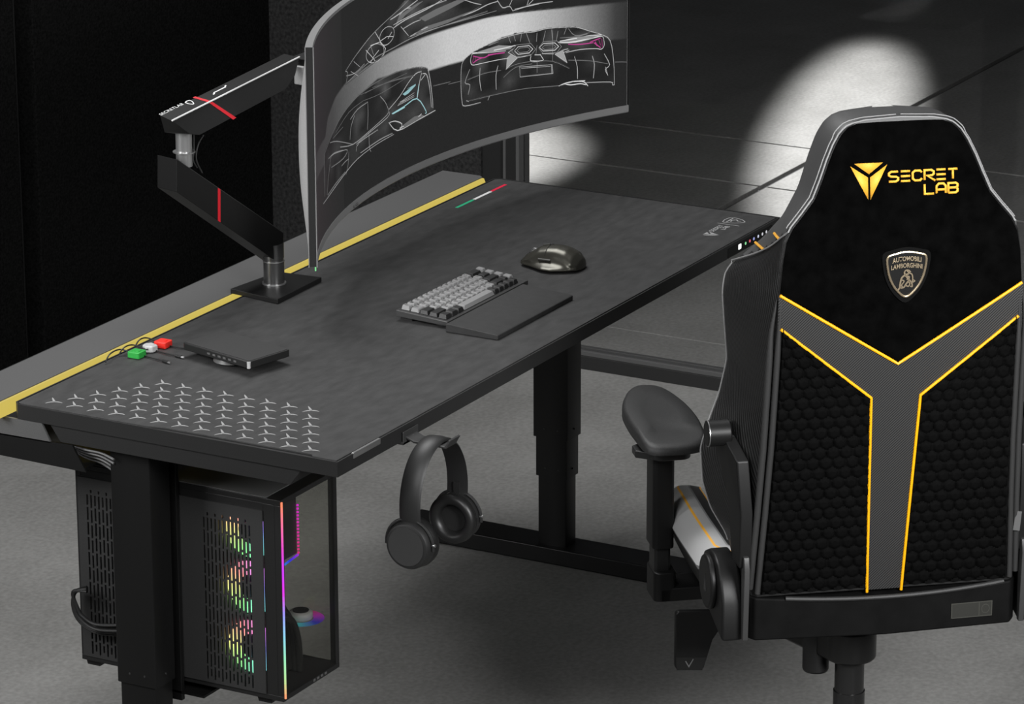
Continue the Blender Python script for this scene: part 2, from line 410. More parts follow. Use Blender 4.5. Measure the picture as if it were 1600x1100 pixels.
# letters of the wordmark as strokes in a 1x1 box each
GL = {'S': [[(1, 1), (.25, 1), (0, .85), (0, .65), (.2, .52), (.8, .48), (1, .35), (1, .15), (.75, 0), (0, 0)]],
      'E': [[(0, 1), (1, 1)], [(0, .5), (1, .5)], [(0, 0), (1, 0)]],
      'C': [[(1, .8), (.8, 1), (.25, 1), (0, .8), (0, .2), (.25, 0), (.8, 0), (1, .2)]],
      'R': [[(0, 0), (0, 1), (.75, 1), (1, .85), (1, .6), (.8, .45), (.25, .45), (1.15, -.1)]],
      'T': [[(0, 1), (1, 1)], [(.5, 1), (.5, 0)]],
      'L': [[(0, 1), (0, 0), (1, 0)]],
      'A': [[(0, 0), (0, .75), (.25, 1), (.75, 1), (1, .75), (1, 0)], [(0, .38), (1, .38)]],
      'B': [[(0, 0), (0, 1), (.8, 1), (1, .85), (1, .65), (.8, .52), (.1, .52)], [(.8, .52), (1, .38), (1, .15), (.8, 0), (0, 0)]]}
def wordmark(mb, word, x0, y0, x1, y1, w, fn):
    n = len(word); pitch = (x1-x0+.22*(x1-x0)/n)/n; lw = pitch*.78
    for k, ch in enumerate(word):
        for s_ in GL[ch]:
            stroke(mb, [(x0+k*pitch+a*lw, y0+b*(y1-y0)) for a, b in s_], w, fn)
def tri_logo(mb, cx, top, w, h, gap, fn):
    hw = w/2; j = (cx, top-.36*h)
    P = [[(cx-hw+gap*1.6, top), (cx+hw-gap*1.6, top), (cx, top-.30*h)],
         [(cx-hw, top-gap*.9), (cx-gap*.45, top-.36*h-gap*.4), (cx-gap*.45, top-h)],
         [(cx+hw, top-gap*.9), (cx+gap*.45, top-h), (cx+gap*.45, top-.36*h-gap*.4)]]
    for p in P: mb.add([fn(*q) for q in p], [(0, 1, 2)])
SHIELD = smooth_pts([(-.5, .86), (-.3, .93), (0, .97), (.3, .93), (.5, .86), (.485, .6), (.40, .36), (.24, .15), (0, 0), (-.24, .15), (-.40, .36), (-.485, .6)], 4, True)
mb = MB()
tri_logo(mb, 1.585, .083, .030, .032, .003, mz)
wordmark(mb, 'SECRET', 1.604, .074, 1.655, .083, .0022, mz); wordmark(mb, 'LAB', 1.629, .060, 1.655, .069, .0022, mz)
stroke(mb, [(1.668, .045), (1.668, .095)], .0022, mz)
stroke(mb, [(1.700+a*.040, .048+b*.046) for a, b in SHIELD], .0022, mz, True)
stroke(mb, [(1.684, .082), (1.716, .082)], .003, mz); stroke(mb, [(1.690, .075), (1.700, .078), (1.708, .070), (1.700, .063), (1.703, .057)], .003, mz)
mb.build('corner_logo_print', M['print'], dm)

# ================================================================== MONITOR
ZB, HM = .914, .421
A2 = np.array([.634, .428]); B2 = np.array([1.980, .463]); RM = 1.43
ch = B2-A2; cl = np.linalg.norm(ch); uu = ch/cl; nn_ = np.array([-uu[1], uu[0]])
half = math.asin(cl/2/RM); cen = (A2+B2)/2-nn_*math.sqrt(RM*RM-cl*cl/4)
def mon(a, z, off=0):
    """a in -1..1 along the arc, off = distance behind the front"""
    t = a*half; d = math.cos(t)*nn_+math.sin(t)*uu
    p = cen+d*(RM+off); return (p[0], p[1], z)
def scr_hit(u, v):
    """pixel -> (a, z) on the screen arc"""
    d = ray(u, v); o = CPOS[:2]-cen
    A_ = d[:2]@d[:2]; B_ = 2*o@d[:2]; C_ = o@o-RM*RM
    t = (-B_+math.sqrt(B_*B_-4*A_*C_))/(2*A_); p = CPOS+t*d
    q = p[:2]-cen; return math.atan2(q@uu, q@nn_)/half, p[2]
mo = thing('curved_monitor', 'wide curved grey monitor showing white car sketches on a dark screen', 'monitor', (0, 0, 0))
NA = 72
# frame ring
mb = MB(); rows = []
for i in range(NA+1):
    a = -1+2*i/NA
    rows.append([mon(a, ZB, .0), mon(a, ZB+.0025, -.002), mon(a, ZB+.016, -.002), mon(a, ZB+.017, .004), mon(a, ZB+HM-.006, .004), mon(a, ZB+HM-.005, -.001), mon(a, ZB+HM, 0), mon(a, ZB+HM, .014), mon(a, ZB, .014)])
mb.grid(rows, closeu=True); nr = 9
mb.f.append(tuple(range(nr))); mb.mi.append(0)
mb.f.append(tuple(NA*nr+k for k in range(nr))); mb.mi.append(0)
mb.build('frame', M['bezel'], mo, smooth=30)
def side_strip(a0, a1, nm):
    m_ = MB(); m_.grid([[mon(a0, ZB+.001, -.001), mon(a0, ZB+HM, -.001), mon(a0, ZB+HM, .0135), mon(a0, ZB+.001, .0135)],
                         [mon(a1, ZB+.001, -.001), mon(a1, ZB+HM, -.001), mon(a1, ZB+HM, .0135), mon(a1, ZB+.001, .0135)]], closeu=True)
    m_.f += [(0, 1, 2, 3), (7, 6, 5, 4)]; m_.mi += [0, 0]
    m_.build(nm, M['bezel_dark'], mo)
side_strip(-1.0035, -1.0002, 'side_bezel'); side_strip(1.0002, 1.0035, 'side_bezel')
m_ = MB(); m_.tube([mon(-1.0035, ZB, -.0015), mon(-1.0035, ZB+HM, -.0015)], .0012, 6); m_.tube([mon(-1.0035, ZB, .0135), mon(-1.0035, ZB+HM, .0135)], .001, 6); m_.build('edge_line', M['bezel'], mo)
# rear shell, bulging
mb = MB(); rows = []
NV = 20
for i in range(NA+1):
    a = -1+2*i/NA; e = min(1, (1-abs(a))/.12); ex = .10+.9*(1-(1-e)**2)**.5*1.0 if e < 1 else 1.
    row = []
    for j in range(NV+1):
        b = -1+2*j/NV; pr = (1-abs(b)**2.2)
        mid = max(0, 1-(abs(a)/.45)**2)*max(0, 1-(abs(b)/.8)**4)*.02
        row.append(mon(a, ZB+HM/2+b*HM/2*.998, .0138+(.017+.017*min(1, (1-abs(a))/.5))*(max(0, 1-(1-e)**2)**.5)*pr**1.5+mid))
    rows.append(row)
mb.grid(rows)
rows2 = [[mon(-1+2*i/NA, ZB+HM/2+(-1+2*j/NV)*HM/2*.998, .0136) for j in range(NV+1)] for i in (0, NA)]
mb.build('rear_shell', M['shell'], mo, smooth=60)
mb = MB()
put_text(mb, 'LG', .028, .0055, lambda a, b: mon(-.42+a/(RM*half), ZB+.004+b, -.0026))
mb.build('brand_mark', M['bezel_dark'], mo)
m_ = MB(); m_.box((*(np.array(mon(-.988, ZB, .002))[:2]-.001), ZB-.010), (*(np.array(mon(-.988, ZB, .002))[:2]+.001), ZB-.001)); m_.build('status_light', emis('green light', (.25, .9, .35), .8), mo)

# --- screen picture: colours stored on the screen's own mesh
c1 = lambda x, y: (700+x/5.333, 20+y/5.333)
c2 = lambda x, y: (500+x/4.2105, y/4.2105)
c3 = lambda x, y: (490+x/4.4, 80+y/4.4)
up_px = [(508, 215), (512, 185), (524, 152), (539, 131), (578, 101), (619, 77), (666, 57), (714, 41.5), (761, 28), (809, 20), (880, 13), (985, 2)]
lo_px = [(508, 255), (512, 235), (522, 205), (547, 166), (590, 123), (633, 112), (671, 110), (723, 95), (790, 82), (860, 72), (985, 60)]
UP = np.array([scr_hit(*p) for p in up_px]); LO = np.array([scr_hit(*p) for p in lo_px])
ubx = scr_hit
car1 = [c1(*p) for p in [(105,600),(115,420),(130,390),(210,325),(330,265),(440,210),(560,170),(700,155),(830,128),(980,120),(1060,118),(1180,150),(1280,180),(1350,225),(1375,400),(1385,590),(1340,580),(900,615),(400,680),(140,775),(115,740)]]
car2 = [c3(*p) for p in [(75,700),(130,560),(200,430),(300,310),(430,210),(560,145),(700,110),(780,115),(800,190),(820,380),(830,410),(580,545),(300,740),(70,1050)]]
car3 = [c2(*p) for p in [(160,480),(230,380),(330,240),(450,130),(560,0),(1540,0),(1270,70),(1100,85),(720,210),(480,320),(320,425),(170,545)]]
def polyuv(p): return np.array([scr_hit(*q) for q in p])
P1, P2, P3 = polyuv(car1), polyuv(car2), polyuv(car3)
def inside(poly, X, Y):
    c = np.zeros(X.shape, bool); n = len(poly)
    for i in range(n):
        x0, y0 = poly[i]; x1, y1 = poly[(i+1) % n]
        cond = ((y0 > Y) != (y1 > Y)) & (X < (x1-x0)*(Y-y0)/((y1-y0) if y1 != y0 else 1e-9)+x0); c ^= cond
    return c
nu, nv = 620, 190
aa = np.linspace(-.994, .994, nu); zz = np.linspace(ZB+.0165, ZB+HM-.0055, nv)
AA, ZZ = np.meshgrid(aa, zz, indexing='ij')
zu = np.interp(AA, UP[:, 0], UP[:, 1]); zl = np.interp(AA, LO[:, 0], LO[:, 1])
def sm(x, e): return np.clip(.5+x/e, 0, 1)
band = sm(zu-ZZ, .004)*sm(ZZ-zl, .004)
aR0, aR1 = scr_hit(800, 50)[0], scr_hit(960, 50)[0]
bri = np.interp(AA, [-1, scr_hit(520, 200)[0], scr_hit(560, 140)[0], scr_hit(620, 110)[0], scr_hit(700, 80)[0], aR0, scr_hit(880, 50)[0], aR1, 1],
                [.03, .06, .13, .30, .56, .62, .34, .05, .03])
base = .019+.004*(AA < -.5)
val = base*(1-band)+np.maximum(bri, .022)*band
left_tint = .012*np.clip(1-(AA+1)/.5, 0, 1)  # purplish tint growing towards the left end of the picture
for Pp, dark in ((P1, .024), (P2, .026), (P3, .026)):
    ins = inside(Pp, AA, ZZ)
    cg = rng.rand(46, 16)**3; gi = np.linspace(0, 44.99, nu); gj = np.linspace(0, 14.99, nv); i0_ = gi.astype(int)[:, None]; j0_ = gj.astype(int)[None, :]; fi = (gi % 1)[:, None]; fj = (gj % 1)[None, :]
    wash = cg[i0_, j0_]*(1-fi)*(1-fj)+cg[i0_+1, j0_]*fi*(1-fj)+cg[i0_, j0_+1]*(1-fi)*fj+cg[i0_+1, j0_+1]*fi*fj
    zc0, zc1 = Pp[:, 1].min(), Pp[:, 1].max(); up_ = np.clip((ZZ-zc0)/(zc1-zc0), 0, 1)
    val = np.where(ins, dark*.6+.10*wash*(.25+.75*up_)*np.interp(AA, [-1, -.5, 0], [.35, .6, 1]), val)
val = val*(1+.16*(rng.rand(nu, nv)-.5)) 
tint = np.stack([val*(1+.0*AA)+left_tint*1.0, val+left_tint*.5, val+left_tint*.75], -1)
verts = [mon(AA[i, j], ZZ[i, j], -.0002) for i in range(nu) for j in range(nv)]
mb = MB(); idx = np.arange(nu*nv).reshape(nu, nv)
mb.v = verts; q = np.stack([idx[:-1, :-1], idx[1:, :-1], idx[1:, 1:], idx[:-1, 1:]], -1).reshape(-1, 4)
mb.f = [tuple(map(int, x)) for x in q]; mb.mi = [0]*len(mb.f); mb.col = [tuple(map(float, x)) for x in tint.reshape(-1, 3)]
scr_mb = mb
# --- sketch lines lying on the display
def sk_fn(a, b): return a, b
SK = {}
def sk(lines, conv, lev=.5, w=1.1, col=None, sm_=3):
    key = col or 'w'
    mbx = SK.setdefault((key, round(lev, 2)), MB())
    for ln in lines:
        px = [conv(*p) for p in ln]
        if len(px) > 2 and sm_: px = smooth_pts(px, sm_)
        # resample long spans so that the ribbon hugs the curve
        pts = [px[0]]
        for p, q_ in zip(px[:-1], px[1:]):
            k = max(1, int(math.hypot(q_[0]-p[0], q_[1]-p[1])/8))
            for t in range(1, k+1): pts.append((p[0]+(q_[0]-p[0])*t/k, p[1]+(q_[1]-p[1])*t/k))
        uv = []
        for p in pts:
            a, z = scr_hit(*p); uv.append((min(.993, max(-.993, a))*half*RM, min(ZB+HM-.006, max(ZB+.017, z))))
        if w < 2.3 and lev > .15 and len(px) > 2:
            uj = [(a+.0012*math.sin(k_*.35+len(ln)), z+.0016*math.cos(k_*.22+len(ln)*2)) for k_, (a, z) in enumerate(uv)]
            vs, fs = stroke2d(uj, .0006); jb = SK.setdefault((key, round(lev*.35, 2)), MB()); jb.add([mon(s_/(half*RM), z_, -.0007) for s_, z_ in vs], fs)
        n = len(uv); ww = [w*.00092*(.35+.65*math.sin(PI*(i+.6)/(n+.2))**.5) for i in range(n)]
        vs, fs = stroke2d(uv, ww)
        mbx.add([mon(s_/(half*RM), z_, -.0008) for s_, z_ in vs], fs)
def fill(polys, conv, col_, lev):
    mbx = SK.setdefault((col_ or 'w', round(lev, 2)), MB())
    for p in polys:
        uv = [scr_hit(*conv(*q_)) for q_ in p]
        mbx.add([mon(a, z_, -.0006) for a, z_ in uv], [tuple(range(len(uv)))])
# rear view car (right)
sk([[(105,600),(108,480),(125,400),(205,325),(330,262),(440,215),(600,172),(720,158),(830,130),(985,122)],
    [(985,120),(1070,120),(1180,152),(1280,182),(1350,232),(1378,400),(1385,600)],
    [(105,600),(115,740),(140,775),(270,745)], [(1385,600),(1370,598),(1352,575),(1150,580)]], c1, .55, 1.2)
sk([[(150,740),(400,680),(650,630),(930,605),(1060,570),(1140,575)], [(160,560),(300,505),(440,480)], [(1000,395),(1180,400),(1330,425)],
    [(1390,410),(1500,408)], [(0,595),(100,570)], [(480,470),(560,430),(700,405),(870,405),(1010,465)], [(460,540),(560,455),(700,425)]], c1, .22, 1.)
sk([[(200,335),(300,325),(440,300),(560,270)], [(930,235),(1050,215),(1180,190),(1280,182)], [(915,245),(1060,238),(1200,205),(1275,195)]], c1, .75, 2.2)
sk([[(195,350),(185,400),(200,435),(260,425),(420,390),(500,378)], [(195,350),(215,338),(330,330),(480,315)],
    [(1295,215),(1300,270),(1275,303),(1230,298),(1100,305),(980,330)], [(930,250),(1060,245),(1230,205),(1280,195),(1297,220)]], c1, .7, 1.3)
hx = lambda cx, cy, w_, h_, s_: [(cx-w_, cy+s_*.6), (cx-w_*.6, cy-h_+s_*.3), (cx+w_*.6, cy-h_-s_*.4), (cx+w_, cy-s_*.5), (cx+w_*.6, cy+h_-s_*.3), (cx-w_*.6, cy+h_+s_*.5), (cx-w_, cy+s_*.6)]
sk([hx(628, 308, 76, 30, 14), hx(840, 283, 80, 30, 8)], c1, .7, 1.5, sm_=0)
sk([hx(628, 310, 100, 48, 16), hx(848, 285, 95, 48, 10), hx(628, 308, 55, 18, 12), hx(840, 285, 58, 18, 8)], c1, .3, 1., sm_=0)
sk([[(540,300),(500,330),(575,375),(480,470)], [(575,375),(640,362),(690,350)], [(890,345),(960,310),(1000,300)], [(890,345),(990,415),(960,330),(1010,310)], [(780,340),(880,342)]], c1, .55, 1.4, sm_=0)
fill([[(490,375),(520,345),(578,378),(545,410),(482,475)], [(895,345),(960,315),(968,345),(992,415)]], c1, 'w', .35)
sk([[(595,450),(865,432),(872,505),(598,535),(595,450)], [(860,435),(862,505)], [(608,462),(852,445)]], c1, .5, 1.1, sm_=0)
sk([[(690,360),(685,395),(720,405),(790,395)], [(765,345),(795,392)], [(700,400),(760,402)], [(720,350),(770,350)]], c1, .65, 1.7)
sk([[(265,460),(262,560),(275,650)], [(415,440),(398,520),(400,640)], [(1052,365),(1075,450),(1078,550)], [(1200,360),(1218,430),(1210,545)], [(1300,340),(1345,430),(1310,470),(1330,520)]], c1, .5, 1.5)
sk([[(180,470),(140,580),(180,600),(165,680)], [(345,690),(330,728)], [(150,730),(170,740)], [(1310,450),(1330,520)]], c1, .35, 1.6)
sk([[(920,610),(980,585),(1060,570),(1130,575),(1165,610)], [(960,590),(1020,600),(1100,590),(1150,600)], [(1040,572),(1140,565)]], c1, .7, 2.4)
sk([[(500,195),(520,250)], [(545,185),(560,235)], [(610,175),(600,240)], [(650,170),(680,250)], [(740,165),(735,240)], [(810,150),(790,240)], [(860,140),(870,230)], [(915,150),(900,235)], [(985,125),(965,180)]], c1, .32, 1.3)
sk([[(740,270),(730,350)], [(870,140),(870,400)], [(740,410),(740,500)], [(440,215),(330,275),(420,240)], [(1000,130),(1060,190),(1180,165)], [(930,210),(1060,200),(1160,175)]], c1, .25, 1.2)
fill([[(215,335),(420,270),(545,275),(520,300),(400,320)], [(915,242),(1040,205),(1230,185),(1275,188),(1240,203),(1060,232)]], c1, 'w', .28)
sk([[(205,360),(290,375),(350,350),(470,330)], [(205,420),(245,390),(290,372)], [(330,350),(470,332)], [(1000,262),(1100,262),(1210,248)], [(1215,250),(1270,290)], [(1180,245),(1230,225),(1270,210)], [(1225,240),(1240,275)]], c1, .5, 2.6, 'm')
sk([[(215,360),(200,415)], [(225,365),(225,400)], [(1280,215),(1285,285)], [(1255,225),(1270,270)]], c1, .3, 1.8, 'm')
# front three-quarter car (left)
sk([[(75,700),(130,560),(200,430),(300,310),(430,212),(560,148),(640,125),(740,108),(785,125)]], c3, .12, 2.2)
sk([[(785,125),(800,200),(815,330),(818,390)], [(515,400),(590,310),(650,215),(700,155),(740,140)], [(740,150),(725,220),(712,320)], [(745,155),(775,160),(795,250),(808,385)], [(735,200),(765,160)]], c3, .6, 1.4)
sk([[(535,430),(620,380),(708,325),(770,410),(765,428)], [(708,325),(722,225)], [(540,432),(625,385)]], c3, .6, 2.6, 'c')
fill([[(610,295),(690,230),(700,235),(650,290),(625,305)], [(640,260),(700,225),(700,235)]], c3, 'c', .5)
sk([[(600,345),(690,285)], [(580,365),(690,300)], [(575,375),(690,312)], [(590,350),(640,330)]], c3, .35, 1.5)
sk([[(515,490),(575,545),(700,480),(835,405)], [(590,530),(700,465),(740,430)], [(520,490),(560,480),(605,500),(590,540)]], c3, .6, 1.8)
fill([[(590,525),(690,450),(740,435),(760,445),(600,540)]], c3, 'w', .14)
sk([[(515,400),(500,440),(380,550),(270,640),(180,660)], [(520,415),(505,455),(380,560),(290,640)], [(550,570),(430,640),(300,740),(200,860),(65,1050)], [(540,565),(450,610),(320,700)], [(440,540),(310,630),(290,690)]], c3, .35, 1.5)
sk([[(370,350),(372,440),(368,540)], [(378,560),(382,660),(392,690)], [(455,310),(490,350),(512,400)], [(280,440),(255,520),(248,610)], [(370,350),(300,400),(250,470)]], c3, .32, 1.4)
sk([[(110,630),(160,620),(270,640)], [(75,700),(70,800),(75,1000)], [(110,780),(100,860),(90,990)], [(120,800),(200,740),(230,680),(180,690),(120,720),(110,790)], [(100,740),(140,700),(200,680)], [(240,690),(235,780),(220,850)], [(215,830),(150,910),(95,990)], [(190,790),(215,760),(240,740)]], c3, .24, 1.5)
sk([[(320,300),(480,225),(640,150)], [(350,290),(500,215),(680,165)], [(400,250),(560,200),(690,170)], [(150,560),(240,420),(340,340)], [(340,340),(460,290),(640,180)], [(130,600),(200,520)]], c3, .12, 1.5)
sk([[(820,240),(880,225),(940,210)]], c3, .2, 1.)
# side view car (top)
sk([[(165,470),(230,370),(330,240),(430,140),(520,60),(580,0)], [(170,545),(180,480),(165,470)], [(180,540),(330,400),(480,315),(600,250),(750,190),(900,140),(1100,75)],
    [(580,245),(760,185),(950,130),(1160,70)]], c2, .3, 1.3)
sk([[(590,240),(700,180),(850,130),(1000,80),(1100,30),(1170,8)], [(480,185),(560,130),(700,60),(800,0)], [(460,130),(520,90),(640,0)]], c2, .45, 2.6)
fill([[(600,235),(690,175),(850,125),(1000,70),(1060,35),(1000,75),(840,150),(700,200)], [(650,120),(760,60),(900,0),(960,0),(850,60),(690,140)], [(520,100),(640,20),(680,5),(560,100),(490,180)]], c2, 'w', .15)
sk([[(480,165),(540,130),(700,50),(830,0)], [(950,0),(1010,20),(1060,30)], [(545,190),(610,150),(660,130)], [(530,175),(580,235)], [(520,100),(560,60),(600,50)]], c2, .5, 1.5)
ell = lambda cx, cy, rx, ry, rot, n=18: [(cx+rx*math.cos(t)*math.cos(rot)-ry*math.sin(t)*math.sin(rot), cy+rx*math.cos(t)*math.sin(rot)+ry*math.sin(t)*math.cos(rot)) for t in np.linspace(0, 2*PI, n)]
sk([ell(438, 235, 66, 42, -1.1), ell(360, 350, 70, 50, -.9)], c2, .5, 1.4)
sk([[(438,240),(395,270)], [(438,240),(480,240)], [(395,270),(360,210)], [(395,275),(430,320),(415,365)], [(395,275),(330,300)], [(345,385),(330,410)], [(345,380),(300,330)], [(345,380),(385,330)], [(470,210),(445,255)], [(345,380),(360,400)]], c2, .6, 1.6, sm_=0)
sk([[(220,405),(260,440)], [(170,500),(230,480),(290,420)], [(200,470),(250,500)], [(330,300),(350,360)], [(230,370),(320,250)]], c2, .35, 1.3)
sk([[(1165,0),(1200,50),(1245,40),(1265,70)], [(1245,35),(1262,0)], [(1360,35),(1370,0)], [(1265,72),(1400,30),(1530,10)], [(1280,60),(1440,25)], [(1400,0),(1370,30)]], c2, .5, 1.7)
sk([[(165,560),(330,432),(480,325),(720,222),(1000,135),(1270,85),(1600,50)]], c2, .02, 1.4)
colr = {'w': (1, 1, 1), 'm': (1, .12, .55), 'c': (.55, .95, 1)}
for (k, lev), mbx in SK.items():
    c_ = colr[k]; scr_mb.add(mbx.v, mbx.f, tuple(x*lev for x in c_))
scr_mb.build('screen', emis_attr('display', 1., .002, .6, .05), mo, smooth=0)

# ================================================================== MONITOR ARM
arm = thing('monitor_arm', 'black monitor arm with red accent lines standing on the desk', 'monitor arm', (.832, .645, DT+.0005))
def AL(p): return (p[0]-.832, p[1]-.645, p[2]-DT-.0005)
bp4 = [tuple(at(u, v, 2, DT)[:2]) for u, v in ((360, 459), (434, 432), (503, 441), (434, 476))]
MB().prism([(a-.832, b-.645) for a, b in bp4], XY, .0, .010).build('base_plate', M['black_metal'], arm, bevel=.0015)
mb = MB(); mb.lathe([(.0205, .010), (.0205, .055), (.0195, .056), (.0195, .062), (.0205, .063), (.0205, .092)], (-.002, .002, 0)); mb.build('post', M['silver'] if False else mat('dark steel post', .10, .25, metal=.8), arm)
mb = MB(); mb.lathe([(.021, .0105), (.0235, .0105), (.0235, .013), (.021, .013)], (-.002, .002, 0)); mb.build('post_ring', M['silver'], arm)
mb = MB(); mb.lathe([(.0206, .056), (.0212, .056), (.0212, .0575), (.0206, .0575)], (-.002, .002, 0)); mb.build('post_ring', M['silver'], arm)
# lower arm: slab rising from the post to the elbow
EL = np.array([.575, .705]);
yE = .690
eTL = at(276, 249, 1, yE); eBL = at(276, 300, 1, yE); eTR = at(443, 364, 1, .630); eBR = at(443, 416, 1, .630)
dirn = np.array([eTR[0]-eTL[0], eTR[1]-eTL[1]]); dirn /= np.linalg.norm(dirn); nb = np.array([-dirn[1], dirn[0]])*.052
def quadslab(m_, A, B, C_, D, nb2):
    P = [A, B, C_, D]; Q = [p+np.array([nb2[0], nb2[1], 0]) for p in P]
    m_.add([AL(p) for p in P+Q], [(0, 1, 2, 3), (7, 6, 5, 4), (0, 4, 5, 1), (1, 5, 6, 2), (2, 6, 7, 3), (3, 7, 4, 0)])
mb = MB(); quadslab(mb, eTL, eTR, eBR, eBL, nb)
mb.build('lower_arm', M['black_metal'], arm, bevel=.001)
def on_face(tl, tr_, br, bl, u, v, off):
    p = tl*(1-u)*(1-v)+tr_*u*(1-v)+br*u*v+bl*(1-u)*v
    return p+off
offn = -np.array([nb[0], nb[1], 0])/np.linalg.norm(nb)*.0006
mb = MB(); f_ = lambda a, b: AL(on_face(eTL, eTR, eBR, eBL, a, b, offn))
mb.add([f_(.375, 0), f_(.40, 0), f_(.40, 1), f_(.375, 1)], [(0, 1, 2, 3)]); mb.build('red_line', M['red_line'], arm)
mb = MB(); mb.tube([AL(eTL+offn*0), AL(eTR+offn*0)], .0007, 6); mb.build('edge_highlight_line', M['dark_grey'], arm)  # thin lighter tube imitates a highlight on the slab's top edge
# elbow pole
pe = at(287, 215, 1, .715)
mb = MB(); mb.lathe([(.0155, -.055), (.0155, .022)], AL((pe[0], .715, pe[2])), n=28); mb.build('elbow_pole', mat('steel pole', .42, .3, metal=.75), arm)
pr_ = at(287, 238, 1, .715)
mb = MB(); mb.lathe([(.016, 0), (.0215, 0), (.0215, .002), (.016, .002)], AL((pe[0], .715, pr_[2]))); mb.build('pole_ring', M['silver'], arm)
# upper arm: prism with a narrow top and a wide sloping face
U0 = at(269, 189, 1, .690); U1 = at(468, 89.5, 1, .700)
T0 = at(250, 180, 1, .722); T1 = at(444, 84, 1, .732)
dwn0 = np.array([-.002, -.028, -.034]); 
def facept(u, v, w, y): return at(u, v, 1, y)
F0 = at(296, 209, 1, .668); F1 = at(312, 211, 1, .667); F2 = at(447, 139, 1, .676); F3 = at(461, 118, 1, .688)
_n = np.cross(F1-U0, U1-U0); _n /= np.linalg.norm(_n)
def onpl(u, v):
    d = ray(u, v); return CPOS+((U0-CPOS)@_n)/(d@_n)*d
F0, F2, F3 = onpl(296, 209), onpl(447, 139), onpl(461, 118)
face = [U0, F0, F1, F2, F3, U1]
back = [p+np.array([0, .032, .0005]) if i in (0, 5) else np.array([p[0], .728, p[2]-.004]) for i, p in enumerate(face)]
back[0] = T0; back[5] = T1
mb = MB(); n = 6
mb.add([AL(p) for p in face+back], [tuple(range(6)), tuple(range(6, 12))[::-1]]+[(i, (i+1) % 6, 6+(i+1) % 6, 6+i) for i in range(6)])
mb.build('upper_arm', M['black_metal'], arm, bevel=.0006)
fc = np.cross(F1-U0, U1-U0); fc = fc/np.linalg.norm(fc); fc = fc*(-1 if fc@(U0-CPOS) > 0 else 1)*.0005
tn = np.array([0, 0, .0008])
mb = MB(); mb.tube([AL(U0+tn), AL(U1+tn)], .0016, 6); mb.build('edge_line', M['white'], arm)  # white tube stands in for the specular highlight along the upper edge
def pf(u, v):      # point on sloping face under a pixel
    d = ray(u, v); nrm = fc/np.linalg.norm(fc); t = ((U0-CPOS)@nrm)/(d@nrm); return CPOS+t*d
def ptp(u, v):     # point on the arm's top strip
    nrm = np.cross(U1-U0, T0-U0); nrm /= np.linalg.norm(nrm); d = ray(u, v); t = ((U0-CPOS)@nrm)/(d@nrm); return CPOS+t*d
nt_ = np.cross(U1-U0, T0-U0); nt_ /= np.linalg.norm(nt_); nt_ = nt_*(1 if nt_[2] > 0 else -1)*.0006
mb = MB(); mb.add([AL(pf(*p)+fc) for p in ((326, 160.5), (330.5, 158.5), (369, 184), (364, 187))], [(0, 1, 2, 3)])
mb.add([AL(ptp(*p)+nt_) for p in ((301, 153), (305, 151), (329, 158), (325, 160))], [(0, 1, 2, 3)])
mb.build('red_line', M['red_line'], arm)
mb = MB()
ax = U1-U0; ax = ax/np.linalg.norm(ax); ay = T0-U0; ay = ay/np.linalg.norm(ay)
def topfn(px, py):
    o = ptp(px, py)
    return lambda a, b: AL(o+ax*a+ay*b+nt_)
put_text(mb, 'SECRETLAB', .080, .008, topfn(252, 181)); mb.build('arm_print', M['white'], arm)
mb = MB(); stroke(mb, [(a*.016, b*.018) for a, b in SHIELD], .0026, topfn(302, 163), True); mb.build('arm_badge', M['white'], arm)
mb = MB(); stroke(mb, [(0, 0), (.006, .001), (.008, .004), (.05, .004), (.052, .007), (.058, .008)], .0030, topfn(333, 148)); mb.build('arm_print', M['white'], arm)
# head: grey tilt block and mount plate behind the monitor
H0 = at(471, 115, 1, .715)
mb = MB(); mb.box(AL((H0[0]-.018, .700, H0[2]-.019)), AL((H0[0]+.018, .722, H0[2]+.019))); mb.build('tilt_block', M['shell'], arm, bevel=.003)
bk = mon(-.18, ZB+HM/2, .0715)
mb = MB(); mb.tube([AL((H0[0]+.01, .715, H0[2]+.0)), AL((H0[0]+.10, .735, H0[2])), AL((bk[0], bk[1]+.03, bk[2]))], .014, 12); mb.box(AL((H0[0]-.012, .70, H0[2]+.019)), AL((H0[0]+.05, .735, H0[2]+.032))); mb.build('head_link', M['black'], arm)
mb = MB(); mb.cyl(AL((bk[0], bk[1]+.030, bk[2])), AL((bk[0]+.002, bk[1]+.0005, bk[2])), .045); mb.build('mount_plate', M['black_metal'], arm)
# slim cable hanging at the elbow
cb = [at(u, v, 1, .70) for u, v in ((303, 209), (303, 235), (302, 250), (308, 262))]; cb2 = [at(u, v, 1, .70) for u, v in ((318, 211), (309, 228), (307, 250), (316, 270))]
mb = MB(); mb.tube(smooth_pts([AL(p) for p in cb], 5), .0012, 6); mb.tube(smooth_pts([AL(p) for p in cb2], 5), .0014, 6); mb.build('cable', M['dark_grey'], arm)

